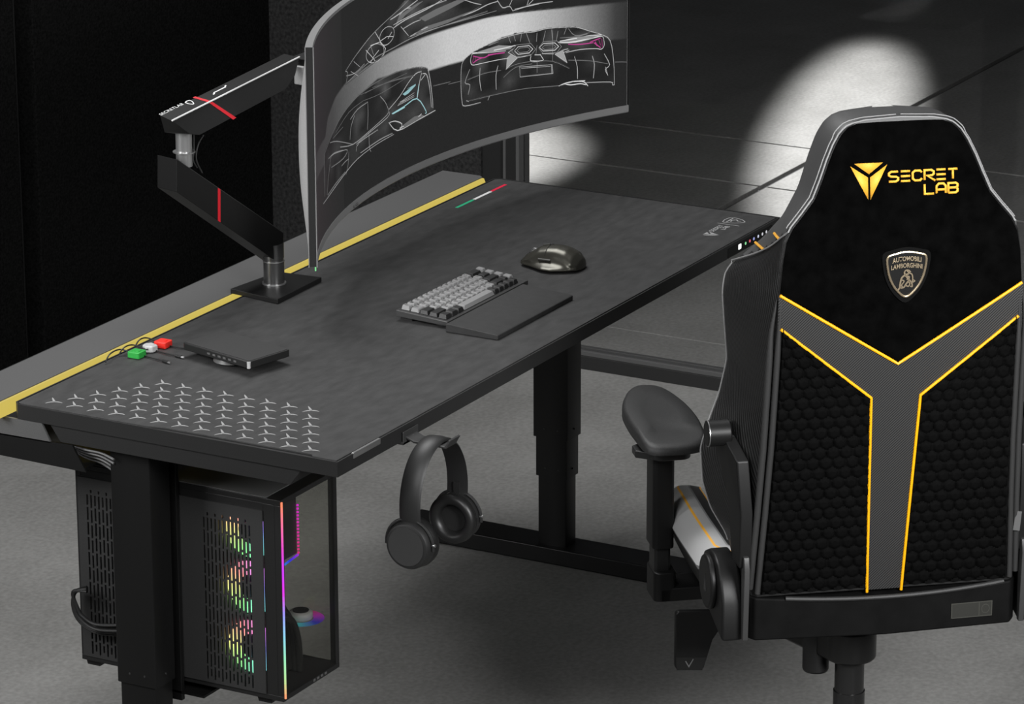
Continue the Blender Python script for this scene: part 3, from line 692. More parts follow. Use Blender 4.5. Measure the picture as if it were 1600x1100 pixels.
# ================================================================== KEYBOARD
KX0, KX1, KY0, KY1 = .750, 1.098, .224, .352
kb = thing('keyboard', 'compact mechanical keyboard with light grey and black keycaps', 'keyboard', (.758, .217, DT+.0005), 0)
kw, kd = .318, .113
mb = MB(); mb.prism([(0, .004), (kd, .008), (kd, .021), (0, .013)], YZ, 0, kw); mb.build('case', M['dark_grey'], kb, bevel=.0015)
mb = MB(); mb.prism([(.004, .0), (.03, .0), (.03, .0055), (.004, .0042)], YZ, .01, kw-.01); mb.prism([(kd-.03, .0), (kd-.005, .0), (kd-.005, .0085), (kd-.03, .0065)], YZ, .01, kw-.01); mb.build('foot_bar', M['black'], kb)
rows = [[('l', 1)]+[('l', 1)]*12+[('d', 2), ('l', 1)],
        [('l', 1.5)]+[('l', 1)]*12+[('d', 1.5), ('l', 1)],
        [('d', 1.75)]+[('l', 1)]*11+[('d', 2.25), ('l', 1)],
        [('d', 2.25)]+[('l', 1)]*10+[('d', 1.75), ('d', 1), ('l', 1)],
        [('d', 1.25), ('d', 1.25), ('d', 1.25), ('l', 6.25), ('d', 1), ('d', 1), ('d', 1), ('d', 1), ('d', 1)]]
leg_s = ['`1234567890-=', 'TQWERTYUIOP[]', 'CASDFGHJKL;\'', 'SZXCVBNM,./', '']
U = (kw-.014)/16; V = (kd-.012)/5
leg_mb = MB()
for ri, row in enumerate(rows):
    x = .007; y1 = kd-.006-ri*V; y0 = y1-V
    for ki, (t, wd) in enumerate(row):
        xa, xb = x+.0012, x+wd*U-.0012; ya, yb = y0+.0012, y1-.0012; x += wd*U
        zf = lambda y: .013+.008*y/kd
        z0, z1 = zf((ya+yb)/2), zf((ya+yb)/2)+.0072+(.0012 if ri in (0, 4) else 0)
        i = .0028; m_ = MB()
        m_.add([(xa, ya, z0), (xb, ya, z0), (xb, yb, z0+.001), (xa, yb, z0+.001), (xa+i, ya+i*.9, z1), (xb-i, ya+i*.9, z1), (xb-i, yb-i*.5, z1+.0012), (xa+i, yb-i*.5, z1+.0012)],
               [(0, 3, 2, 1), (4, 5, 6, 7), (0, 1, 5, 4), (1, 2, 6, 5), (2, 3, 7, 6), (3, 0, 4, 7)])
        o = m_.build('keycap', M['key_light' if t == 'l' else 'key_dark'], kb, bevel=.0007, seg=1)
        if t == 'd': o['label'] = 'black modifier keycap'
        if t == 'l' and ri < 4 and ki < len(leg_s[ri]):
            ch_ = leg_s[ri][ki]; xc = (xa+xb)/2-.0035; yc = (ya+yb)/2-.002
            try: put_text(leg_mb, ch_, .006 if ch_.isalnum() else .003, .0062, lambda a, b: (xc+a, yc+b, z1+.0008+.0007*(b/.0065)))
            except Exception: pass
leg_mb.build('key_legends', M['legend'], kb)

# wrist rest
wr = thing('wrist_rest', 'dark charcoal wedge wrist rest in front of the keyboard', 'wrist rest', (.738, .098, DT+.0005), 0)
MB().prism([(0, 0), (.112, 0), (.112, .0155), (.108, .0165), (.004, .010), (0, .0085)], YZ, 0, .300).build('pad', M['rest'], wr, bevel=.0015)

# ================================================================== MOUSE
ms = thing('computer_mouse', 'dark olive metallic mouse with a flared thumb rest', 'mouse', (1.224, .240, DT+.0005), math.radians(4))
# cross-sections along the length (nose at +y): y, left reach, right reach, crown height, crown offset, base lift
MS = [(-.064, .010, .012, .010, .004), (-.060, .026, .026, .022, .003), (-.050, .036, .034, .034, .002), (-.034, .046, .038, .042, 0), (-.014, .055, .039, .0455, -.001),
      (.006, .054, .038, .044, -.002), (.024, .044, .037, .0405, -.002), (.040, .035, .036, .031, 0), (.054, .030, .033, .0215, .001), (.063, .022, .024, .0135, .001), (.066, .010, .012, .008, .001)]
_my = np.array([m_[0] for m_ in MS])
def mrow(y):
    l_, r_, h_, o_ = [float(np.interp(y, _my, [m_[k] for m_ in MS])) for k in (1, 2, 3, 4)]
    body = min(l_, .036)
    half = [(-l_, .004), (-l_*1.0, .0075), (-(l_*.90), .0105), (-(body*.93), .016 if h_ > .022 else h_*.6), (-(body*.86), max(h_*.62, .006)), (-body*.66+o_, h_*.86), (-body*.34+o_, h_*.975), (o_, h_),
            (r_*.36+o_, h_*.97), (r_*.68+o_*.5, h_*.82), (r_*.90, h_*.55), (r_, h_*.26), (r_*.99, .003), (r_*.5, .002), (0, .002), (-l_*.6, .002)]
    return [(x, y, z) for x, z in half]
mb = MB(); rws = [mrow(y) for y in np.interp(np.linspace(0, len(MS)-1, 41), range(len(MS)), _my)]
mb.grid(rws, closeu=True); nr_ = len(rws[0]); mb.f += [tuple(range(nr_)), tuple(40*nr_+k for k in range(nr_))]; mb.mi += [0, 0]
mb.build('shell', M['mouse'], ms, smooth=70, sub=1)
def mtop(x, y):
    r_ = mrow(y); pts = sorted([(p[0], p[2]) for p in r_[2:12]]); return float(np.interp(x, [p[0] for p in pts], [p[1] for p in pts]))
mb = MB(); mb.cyl((-.004, .040, mtop(0, .040)-.0065), (.004, .040, mtop(0, .040)-.0065), .0095, n=24); mb.build('scroll_wheel', M['silver'], ms, bevel=.001)
mb = MB(); mb.tube([(0, yy, mtop(0, yy)) for yy in np.linspace(.048, .064, 5)], .0007, 5); mb.tube([(xx, .006, mtop(xx, .006)-.0002) for xx in np.linspace(-.030, .030, 11)], .0006, 5); mb.build('button_seam', M['groove'], ms)
mb = MB(); mb.tube([(.001, .008, mtop(0, .008)), (.001, .022, mtop(0, .022))], .0026, 8); mb.build('top_button', M['mouse_dark'], ms)
mb = MB(); mb.tube([(-.0352, yy, .0215) for yy in np.linspace(-.008, .018, 5)], .0026, 8); mb.build('side_button', M['mouse_dark'], ms)

# ================================================================== SLAB DEVICE
dv = thing('docking_station', 'flat black rectangular dock raised on a round disc foot', 'dock', (.405, .462, DT+.0005), math.radians(-14))
MB().prism(rrect(-.052, -.089, .052, .089, .006), XY, .013, .027).build('body', M['black'], dv, bevel=.002)
MB().prism(rrect(-.049, -.086, .049, .086, .005), XY, .0271, .0277).build('top_cover', M['device'], dv)
mb = MB(); mb.lathe([(.030, 0), (.034, .003), (.030, .013)], (-.012, .0, 0)); mb.build('disc_foot', M['grey_plastic'], dv)
mb = MB()
for k in range(6): mb.box((-.0524, -.055+k*.014, .0185), (-.0518, -.048+k*.014, .022))
mb.build('port_row', M['grey_plastic'], dv)
mb = MB(); mb.cyl((-.0505, -.0865, .014), (-.0505, -.0865, .026), .0035, n=12); mb.build('corner_light', M['white_pl'], dv)

# ================================================================== CABLE CLIPS + CABLES
clips = [('green', (214, 555), 'green', [(165, 566), (172, 553), (188, 546), (208, 552)], [(222, 555), (240, 560), (256, 564)], (262, 566)),
         ('white', (235, 546), 'white_pl', [(186, 554), (194, 543), (208, 539), (228, 546)], [(244, 548), (262, 553), (276, 556)], (284, 558)),
         ('red', (255, 539), 'red', [(211, 542), (218, 531), (230, 528), (248, 535)], [(262, 540), (280, 543), (298, 545)], None)]
for nm, (cu_, cv_), mm, back_, front_, tip in clips:
    p = at(cu_, cv_+3, 2, DT)
    yb = {'green': 'nearest of the three clips', 'white': 'between the green and red clips', 'red': 'closest to the dock'}[nm]
    t = thing('cable_clip', '%s square cable clip on the desk, %s' % (nm, yb), 'cable clip', (float(p[0]), float(p[1]), DT+.0005), 0, 'magnetic cable clips by the rear edge')
    if nm != 'white':
        MB().prism(rrect(-.013, -.013, .013, .013, .003), XY, 0, .012).build('clip_body', M[mm], t, bevel=.0015)
    else:
        MB().prism([(.013*1.15*math.cos(a), .013*1.15*math.sin(a)) for a in (0.35, 1.3, 2.1, 3.0, 4.0, 5.1)], XY, 0, .013).build('clip_body', M[mm], t, bevel=.003)
    MB().prism(rrect(-.005, -.008, .005, .008, .002), XY, .012, .0135).build('clip_button', M[mm], t)
    pts = []
    for k, (a, b) in enumerate(back_):
        z = DT+(.004 if k == 0 else .014 if k == 1 else .011 if k == 2 else .0085); q = at(a, b, 2, z); pts.append(tuple(q))
    pc_ = (float(p[0]), float(p[1]), DT+.0075); pts.append(pc_)
    for a, b in front_: pts.append(tuple(at(a, b, 2, DT+.003)))
    who = {'green': 'held by the green clip', 'white': 'held by the white clip', 'red': 'held by the red clip and running to the dock'}[nm]
    cb_ = thing('charging_cable', 'thin black charging cable %s' % who, 'cable', pts[0], 0, 'charging cables')
    lc = lambda q: tuple(np.array(q)-np.array(pts[0]))
    MB().tube([lc(q) for q in smooth_pts(pts, 6)], .0014, 8).build('cord', M['black'], cb_)
    if tip:
        e = np.array(pts[-1]); d = at(tip[0], tip[1], 2, DT+.003)-e; d /= np.linalg.norm(d)
        MB().tube([lc(e-d*.002), lc(e+d*.012)], .0032, 10).build('plug_grip', M['black'], cb_)
        MB().tube([lc(e+d*.012), lc(e+d*.019)], .0022, 8).build('plug_tip', M['silver'], cb_)

# ================================================================== HEADPHONES + HOOK
hk = thing('headphone_hook', 'black metal hook clamped under the front edge of the desk', 'hook', (.240, 0, .777))
mb = MB(); mb.box((-.026, -.0045, -.020), (.026, -.0018, .004)); mb.box((-.026, -.0045, -.020), (.026, .03, -.0145)); mb.build('clamp_plate', M['dark_grey'], hk, bevel=.0012)
mb = MB(); mb.prism([(-.001, -.004), (-.001, -.008), (-.02, -.016), (-.085, -.016), (-.094, .000), (-.090, .0015), (-.0825, -.012), (-.02, -.012)], YZ, -.018, .018)
mb.build('hook_arm', M['dark_grey'], hk, bevel=.001)
HX, HY, HZ = .236, -.052, .766
hp = thing('headphones', 'black over-ear headphones hanging from the hook under the desk edge', 'headphones', (HX, HY, HZ))
def band_pt(t, w):     # t 0..1 left to right
    a = PI*(1.06-1.12*t); rx, rz = .084, .104
    return (rx*math.cos(a), w, -.104+.0015+rz*math.sin(a))
mb = MB(); rws = []
for i in range(41):
    t = i/40; pt = band_pt(t, 0); a = PI*(1.06-1.12*t); nx, nz = math.cos(a)/.084, math.sin(a)/.104; l = math.hypot(nx, nz); nx /= l; nz /= l
    w = .021; th = .006
    # scale width in towards the ends
    rws.append([(pt[0]+nx*0, -w, pt[2]), (pt[0]+nx*th*.8, -w*.8, pt[2]+nz*th*.8), (pt[0]+nx*th, 0, pt[2]+nz*th), (pt[0]+nx*th*.8, w*.8, pt[2]+nz*th*.8), (pt[0], w, pt[2]), (pt[0]-nx*0.002, 0, pt[2]-nz*.002)])
mb.grid(rws, closeu=True); mb.f += [tuple(range(6)), tuple(40*6+k for k in range(6))]; mb.mi += [0, 0]
mb.build('headband', M['hp'], hp, smooth=50)
for sgn in (-1, 1):
    cx = sgn*.079; cz = -.164
    # slider and yoke
    mb = MB(); mb.box((cx-.003+sgn*.003, -.006, -.130), (cx+.003+sgn*.003, .006, -.100))
    mb.tube([(cx+sgn*.006, .047*math.cos(t), cz+.047*math.sin(t)) for t in np.linspace(-.1, PI+.1, 17)], .003, 8)
    yk = mb.build('yoke', M['hp'], hp)
    rx = lambda prof: MB().lathe([(r_, -h_*1.0) if sgn > 0 else (r_, h_) for r_, h_ in prof], (cx, 0, cz), axis='x', n=44)
    # outward direction is sgn; profile h measured inwards
    cup = rx([(.034, -.020), (.040, -.018), (.043, -.013), (.044, -.002), (.044, .004), (.030, .004)]).build('ear_cup', M['hp'], hp, smooth=35)
    rx([(.0335, -.0205), (.0350, -.0205), (.0350, -.0199), (.0335, -.0199)]).build('cup_ring', M['dark_grey'], cup)
    cs = rx([(.030, .004), (.043, .004), (.046, .010), (.045, .019), (.039, .024), (.030, .022), (.025, .014), (.024, .006)]).build('ear_cushion', M['cushion'], hp, smooth=60)
    rx([(.001, .006), (.0245, .007), (.0245, .009), (.001, .010)]).build('driver_cloth', mat('cloth', .006, .9), cs)
    mb = MB(); mb.cyl((cx+sgn*.006, -.045, cz+.006), (cx+sgn*.006, -.051, cz+.006), .003, n=12); mb.build('pivot_pin', M['silver'], hp)

# ================================================================== PC TOWER
PX0, PX1, PY0, PY1, PZ0, PZ1 = .13, .322, .200, .637, .264, .646
pc = thing('computer_tower', 'black computer tower with glass front and rainbow lit fans under the desk', 'computer', (PX0, PY0, PZ0))
pw, pd, ph = PX1-PX0, PY1-PY0, PZ1-PZ0
t_ = .004
mb = MB()
mb.box((0, 0, 0), (pw, pd, .010)); mb.box((0, 0, ph-.010), (pw, pd, ph))
for xa in (0, pw-.012):
    for ya in (0, pd-.012): mb.box((xa, ya, .01), (xa+.012, ya+.012, ph-.01))
mb.box((.012, pd-.004, .01), (pw-.012, pd, ph-.01))           # rear
mb.box((.0, .012, .01), (.004, .036, ph-.01)); mb.box((.001, .012, ph-.045), (.005, pd-.01, ph-.01)); mb.box((.004,.012,.01),(.007,.026,ph-.01))
mb.build('frame', M['black'], pc, bevel=.001)
MB().box((.002, .03, ph), (pw-.004, pd-.02, ph+.0015)).build('top_cover', M['lid'] if False else mat('tower top', .13, .5), pc)
# perforated side panel, real slots
mb = MB(); ya, yb, za, zb = .036, pd-.006, .010, ph-.024
X0, X1 = -.003, 0.0
def slots(y0, y1, z0, z1, ncol, broken):
    pitch = (y1-y0)/ncol
    for c_ in range(ncol):
        yl = y0+c_*pitch; mb.box((X0, yl, z0), (X1, yl+pitch*.56, z1)); ys0, ys1 = yl+pitch*.56, yl+pitch
        z = z0; off = (.0 if c_ % 2 == 0 else .014)
        top = z1-(.0 if c_ % 2 else .010); bot = z0+(.010 if c_ % 2 else .0)
        if bot > z0: mb.box((X0, ys0, z0), (X1, ys1, bot))
        if top < z1: mb.box((X0, ys0, top), (X1, ys1, z1))
        z = bot+off
        while z < top-.003:
            mb.box((X0, ys0, z), (X1, ys1, z+.004)); z += .029
SA, SB, SZ0, SZ1 = .257-PY0, .361-PY0, .268-PZ0+.008, .600-PZ0
RA, RB = .553-PY0, .612-PY0
mb.box((X0, ya, za), (X1, yb, SZ0)); mb.box((X0, ya, SZ1), (X1, yb, zb))
mb.box((X0, ya, SZ0), (X1, SA, SZ1)); mb.box((X0, SB, SZ0), (X1, RA, SZ1)); mb.box((X0, RB, SZ0), (X1, yb, SZ1))
slots(SA, SB, SZ0, SZ1, 13, 0); slots(RA, RB, SZ0, SZ1, 7, 0)
mb.build('side_panel', mat('tower side panel', .028, .45, noise=(600, .15, 2)), pc)
# glass front and far side
MB().box((.012, .0005, .010), (pw-.012, .0025, ph-.010)).build('front_glass', M['pc_glass'], pc)
MB().box((pw-.0025, .012, .010), (pw-.0005, pd-.012, ph-.010)).build('side_glass', M['pc_glass'], pc)
def hue(h, s=1., v=1.):
    import colorsys; return tuple(x**1.6 for x in colorsys.hsv_to_rgb(h % 1, s, v))
# rainbow light bar on the front edge
def grad_strip(pts, cols, r, nm, par, strg):
    m_ = MB()
    P = smooth_pts(pts, 1); N = 40
    pos = [np.array(pts[0])+(np.array(pts[-1])-np.array(pts[0]))*i/N for i in range(N+1)]
    for i in range(N):
        f = i/N*(len(cols)-1); k = int(f); c_ = tuple(cols[k][q]*(1-f+k)+cols[min(k+1, len(cols)-1)][q]*(f-k) for q in range(3))
        a, b2 = pos[i], pos[i+1]
        o_ = len(m_.v); m_.tube([a, b2], r, 6); m_.col += [c_]*(len(m_.v)-o_)
    return m_.build(nm, emis_attr(nm+' light', strg), par)
grad_strip([(.004, -.0012, ph-.004), (.004, -.0012, .006)], [(1, .25, .12), (1, .15, .35), (.8, .05, .6), (.6, .03, .9), (.75, .02, .75), (.3, .3, .9), (.25, .65, .85), (.3, .8, .5), (.45, .75, .3), (1, .2, .1)], .0021, 'light_bar', pc, 1.1)
# fans behind the perforated panel
FX = .020
for k, zc in enumerate((.575, .468, .355)):
    cy_, cz_ = .262-PY0+.008, zc-PZ0
    fan = MB(); R0 = .050
    fan.lathe([(.053, -.010), (.056, -.010), (.056, .012), (.053, .012)], (FX, cy_, cz_), axis='x', n=40)
    fan = fan.build('fan', M['black'], pc)
    m_ = MB(); N = 72
    for i in range(N):
        a0, a1 = 2*PI*i/N, 2*PI*(i+1)/N; am = (a0+a1)/2
        h_ = (.13-am/(2*PI)+.02*k) % 1
        c_ = hue(h_, .55); on = .10+.9*max(0, math.cos(am-.35*PI-.6))**.0
        vs = []
        for rr in (.024, .050):
            for a_ in (a0, a1): vs.append((FX-.011, cy_+rr*math.cos(a_), cz_+rr*math.sin(a_)))
        o_ = len(m_.v); m_.add(vs, [(0, 1, 3, 2)]); m_.col += [c_]*4
    m_.build('fan_ring', emis_attr('fan ring', 1.7), fan)
    m_ = MB(); m_.lathe([(.001, -.0125), (.022, -.0125), (.022, -.008), (.001, -.008)], (FX, cy_, cz_), axis='x', n=24); m_.build('fan_hub', M['black'], fan)
MB().box((.040, .107, .011), (.044, pd-.012, .262)).build('partition', M['black'], pc)
# inside: board block with dotted led line, water block fan, card, hoses
bd = MB().box((.016, .012, .258), (.074, .30, ph-.012)).build('board_block', M['black'], pc, bevel=.002)
m_ = MB(); pts = [((.0745, .0105, z_), hue(.83+.1*(1-(z_-.262)/.1), .95)) for z_ in np.arange(.258, ph-.03, .0064)]
for p_, c_ in pts:
    o_ = len(m_.v); m_.box((p_[0]-.0015, p_[1]-.002, p_[2]), (p_[0]+.0015, p_[1]+.001, p_[2]+.0030)); m_.col += [c_]*(len(m_.v)-o_)
for k in range(12):
    c_ = hue(.76-.016*k, .9); o_ = len(m_.v); x_ = .073-k*.0044; m_.box((x_-.0032, .0085, .2545-.0004*k), (x_, .0115, .2575-.0004*k)); m_.col += [c_]*(len(m_.v)-o_)
m_.build('led_line', emis_attr('led line', 1.0), pc)
cf = MB().lathe([(.001, 0), (.020, 0), (.022, .003), (.022, .012), (.019, .015), (.001, .015)], (.145, .052, .102), n=32).build('pump_cap', M['white_pl'], pc, smooth=50)
MB().lathe([(.001, .0152), (.015, .0152), (.015, .0165), (.001, .0165)], (.145, .052, .102), n=28).build('cap_disc', M['black'], cf)
m_ = MB()
for i in range(48):
    a0, a1 = 2*PI*i/48, 2*PI*(i+1)/48; c_ = tuple(x*.25 for x in hue((a0/(2*PI)+.95) % 1, .8))
    vs = [(.145+rr*math.cos(a_), .052+rr*math.sin(a_), .102) for rr in (.023, .043) for a_ in (a0, a1)]
    m_.add(vs, [(0, 1, 3, 2)]); m_.col += [c_]*4
m_.build('glow_ring', emis_attr('glow ring', 1.), pc)
m_ = MB()
for k in range(3): m_.tube(smooth_pts([(.03, .02+.01*k, .15+.012*k), (.065, .02+.01*k, .13+.012*k), (.092, .025+.01*k, .08+.01*k), (.102, .03+.01*k, .02)], 6), .006, 10)
m_.build('hose', M['black'], pc)
MB().box((.012, .05, .015), (.13, .33, .07)).build('graphics_card', M['black'], pc, bevel=.004)
m_ = MB(); m_.box((.0245, .012, .058), (.029, .016, .08)); m_.build('status_light', emis('blue violet light', (.25, .3, 1), 1.), pc)
for xa in (.012, pw-.042):
    for ya_ in (.03, pd-.035):
        MB().prism([(ya_, 0), (ya_+.035, 0), (ya_+.031, -.013), (ya_+.004, -.013)], YZ, xa, xa+.03).build('foot', M['black'], pc)
m_ = MB()
for k in range(4): m_.box((.10+k*.013, -.0012, .004), (.106+k*.013, 0, .008))
m_.build('port_row', M['grey_plastic'], pc)
# bracket holding the tower under the desk
hb = thing('tower_holder', 'black bracket holding the computer tower under the desk', 'bracket', (.12, .42, .762))
m_ = MB(); m_.box((-.006, -.012, -.53), (.004, .012, -.002)); m_.build('upright_bar', M['black_metal'], hb, bevel=.001)
m_ = MB(); m_.box((-.006, -.013, -.014), (.10, .03, -.001)); m_.build('top_plate', M['black_metal'], hb)
m_ = MB(); m_.box((-.006, -.06, -.516), (.19, .09, -.5115)); m_.build('shelf', M['black_metal'], hb)


# cable bundle looping round the near leg, and cables in the tray opening
cbn = thing('cable_bundle', 'bundle of black cables looping behind the near desk leg', 'cable', (.10, .62, .45), 0)
for k in range(6):
    j = k*.004
    pts = [at(u, v, 0, .105-.010*(k % 3)) for u, v in ((136, 918+j*300), (118-j*200, 925), (114+k*1.6, 946+k*1.2), (124+k, 970-k*1.5), (150, 988-k*2.5), (190, 992-k*3))]
    pts = [np.array(p)-np.array([.10, .62, .45]) for p in pts]
    MB().tube(smooth_pts(pts, 6), .0035, 8).build('cable_strand', M['black'], cbn)
tcb = thing('power_cables', 'grey cables running through the tray opening beside the leg', 'cable', (.02, .50, .73))
for k in range(4):
    pts = [at(u, v, 0, .02+.008*k) for u, v in ((112, 696+k*2), (135, 703+k*4), (158, 708+k*5), (178, 718+k*6))]
    MB().tube(smooth_pts([np.array(p)-np.array([.02, .50, .73]) for p in pts], 5), .0024, 8).build('cable_strand', M['grey_plastic'], tcb)

# ================================================================== GAMING CHAIR (local: x right, y forward, z up)
CH_YAW = CYAW+math.radians(10.5)
Oc = at(1322, 1090, 2, .26); 
CFv = np.array([math.cos(CH_YAW), math.sin(CH_YAW), 0]); CRv = np.array([math.sin(CH_YAW), -math.cos(CH_YAW), 0])
Oc = np.array([Oc[0], Oc[1], 0])+CRv*.005
chair = thing('gaming_chair', 'black gaming chair seen from behind with yellow piped Y stripe and yellow logo', 'chair', tuple(Oc), CH_YAW-PI/2)
ZBk = [.45, .537, .72, .907, 1.0, 1.088, 1.15, 1.212, 1.30, 1.371, 1.40]; BBk = [0, 0, .019, .040, .050, .057, .057, .053, .040, .022, .012]
_zz = np.linspace(.44, 1.42, 400); _bb = np.interp(_zz, ZBk, BBk); _k = np.hanning(41); _k /= _k.sum(); _bp = np.pad(_bb, 20, mode='edge'); _bs = np.convolve(_bp, _k, 'valid')
def yr(z): return -.20-float(np.interp(z, _zz, _bs))
SRz = [.545, .70, .824, 1.042, 1.10, 1.15, 1.19, 1.214, 1.235, 1.26, 1.29, 1.32, 1.345, 1.362, 1.373, 1.380, 1.384]
SRs = [.229, .221, .216, .212, .210, .208, .202, .190, .172, .152, .139, .127, .115, .104, .092, .074, .040]
def sr(z): return float(np.interp(z, SRz, SRs))
SFz = [.545, .60, .62, .665, .713, .772, .824, .872, .932, 1.0, 1.053, 1.086, 1.11, 1.136, 1.16, 1.183, 1.203, 1.253, 1.306, 1.342, 1.36, 1.372, 1.376, 1.378]
SFs = [.245, .246, .250, .275, .289, .293, .279, .261, .248, .254, .258, .254, .241, .217, .200, .190, .176, .150, .132, .118, .104, .088, .070, .038]
SFy = [-.13, -.09, -.08, -.065, -.06, -.06, -.06, -.06, -.06, -.06, -.06, -.06, -.07, -.085, -.105, -.125, -.135, -.135, -.128, -.125, -.12, -.118, -.117, -.117]
_fz = np.linspace(.50, 1.40, 451); _kk = np.hanning(17); _kk /= _kk.sum()
_fs = np.convolve(np.pad(np.interp(_fz, SFz, SFs), 8, mode='edge'), _kk, 'valid'); _fy = np.convolve(np.pad(np.interp(_fz, SFz, SFy), 8, mode='edge'), _kk, 'valid')
def sfr(z):
    if z > 1.35: return float(np.interp(z, SFz, SFs)), float(np.interp(z, SFz, SFy))
    return float(np.interp(z, _fz, _fs)), float(np.interp(z, _fz, _fy))
# body of the backrest
zr = list(np.linspace(.545, 1.05, 40))+list(np.linspace(1.056, 1.21, 40))+list(np.linspace(1.216, 1.34, 14))+list(np.linspace(1.348, 1.384, 10))
TS = [.12, .25, .38, .5, .62, .75, .88]
def side_pt(z, t):
    zf_ = .545+(z-.545)*(1.378-.545)/(1.384-.545); s, y = sr(z), yr(z); sf_, yf = sfr(zf_)
    return (s+(sf_-s)*t+.005*math.sin(PI*t), y+(yf-y)*t, z*(1-t)+zf_*t)
def zseam(t): return 1.206-.098*t**1.05
rows = []
for z in zr:
    zf_ = .545+(z-.545)*(1.378-.545)/(1.384-.545)
    s, y = sr(z), yr(z); sf_, yf = sfr(zf_); 
    front = min(yf, y+.115) if z > 1.17 else y+.095+.0*z
    ring = [(0, y, z), (s*.5, y, z), (s-.006, y, z), (s, y+.006, z)]+[side_pt(z, t) for t in TS]+[(sf_, yf-.004, zf_), (sf_-.004, yf, zf_), (sf_-.022, yf+.008, zf_), (max(sf_-.06, sf_*.5), min(yf, front+.01), zf_), (max(sf_-.11, sf_*.3), front, zf_), (0, front, zf_)]
    full = ring+[(-p[0], p[1], p[2]) for p in ring[-2:0:-1]]
    rows.append(full)
mb = MB(); nrg = len(rows[0]); mb.grid(rows, closeu=True)
mb.mi = []
nh = 12
for i in range(len(rows)-1):
    for j in range(nrg):
        z = rows[i][j][2]; jj = j if j < nrg//2 else nrg-1-j
        if 3 <= jj <= 10: mt_ = 1 if z < zseam((jj-3)/8) else 2
        elif 11 <= jj <= 14: mt_ = 2
        else: mt_ = 0
        mb.mi.append(mt_)
mb.f.append(tuple(range(nrg))); mb.mi.append(0); mb.f.append(tuple((len(rows)-1)*nrg+k for k in range(nrg))); mb.mi.append(2)
mb.build('backrest', [M['leather'], M['carbon_dark'], M['leather_grey']], chair, smooth=55)
def R3(s, z, off=.002): return (s, yr(z)-off, z)
# Y stripe geometry in (s,z)
VC, VT = .966, 1.101        # centre and rim heights of upper edge
KS, KZ, KT = .043, .906, 1.046    # knee and rim height of the lower edge
BS, BZ = .0305, .545
def v_top(s): return VC+(VT-VC)*abs(s)/.211
def v_low(s): return KZ+(KT-KZ)*(abs(s)-KS)/(.213-KS)
def panel(cols, nm, m_, thick=.004, edge=.004, par=chair, hfn=None):
    """cols: list of columns of (s,z); slightly raised, rim rolled under"""
    ni, nj = len(cols), len(cols[0]); P_ = []
    for i, c_ in enumerate(cols):
        row = []
        for j, (s, z) in enumerate(c_):
            h = thick+(hfn(s, z) if hfn else 0)
            if i in (0, ni-1) or j in (0, nj-1): h = .0005
            row.append(R3(s, z, h))
        P_.append(row)
    m2 = MB(); m2.grid(P_); return m2.build(nm, m_, par, smooth=60)
# upper suede panel
N = 81; inn_ = .004
cols = []
for i in range(N):
    f = -1+2*i/(N-1); s_max = .2085
    s = f*s_max; zt = 1.384
    # top boundary by inverting sr
    zt = min(1.3785-.004*(abs(s)/.1)**4, float(np.interp(abs(s)+.003, SRs[::-1], SRz[::-1]))-.0015)
    z0_ = v_top(s)+.001
    zt = max(zt, z0_+.004)
    cols.append([(s, z0_+(zt-z0_)*j/50) for j in range(51)])
panel(cols, 'upper_panel', M['suede'], .003)
# Y stripe: arms + stem
def arms():
    c_ = []
    for i in range(81):
        s = (-1+2*i/80)*.211; lo = v_low(s) if abs(s) > KS else KZ
        c_.append([(s, lo+(v_top(s)-lo)*j/10) for j in range(11)])
    return c_
mb = MB()
mb.grid([[R3(s, z, .0026) for s, z in c_] for c_ in arms()])
mb.grid([[R3((-1+2*i/8)*(BS+(KS-BS)*(z-BZ)/(KZ-BZ)), z, .0026) for i in range(9)] for z in np.linspace(BZ, KZ+.0001, 40)])
mb.build('y_stripe', M['carbon'], chair)
# yellow piping
def pipe(pts, r, nm, m_, par=chair, off=.0035, n=8):
    P_ = []
    for a, b in zip(pts[:-1], pts[1:]):
        k = max(1, int(math.hypot(b[0]-a[0], b[1]-a[1])/.012))
        P_ += [(a[0]+(b[0]-a[0])*t/k, a[1]+(b[1]-a[1])*t/k) for t in range(k)]
    P_.append(pts[-1]); return MB().tube([R3(s, z, off) for s, z in P_], r, n).build(nm, m_, par)
pipe([(-.209, VT-.001), (0, VC), (.209, VT-.001)], .0026, 'yellow_piping', M['yellow'])
for g_ in (-1, 1): pipe([(g_*.206, KT-.0055), (g_*KS, KZ), (g_*BS, BZ-.004)], .0026, 'yellow_piping', M['yellow'])
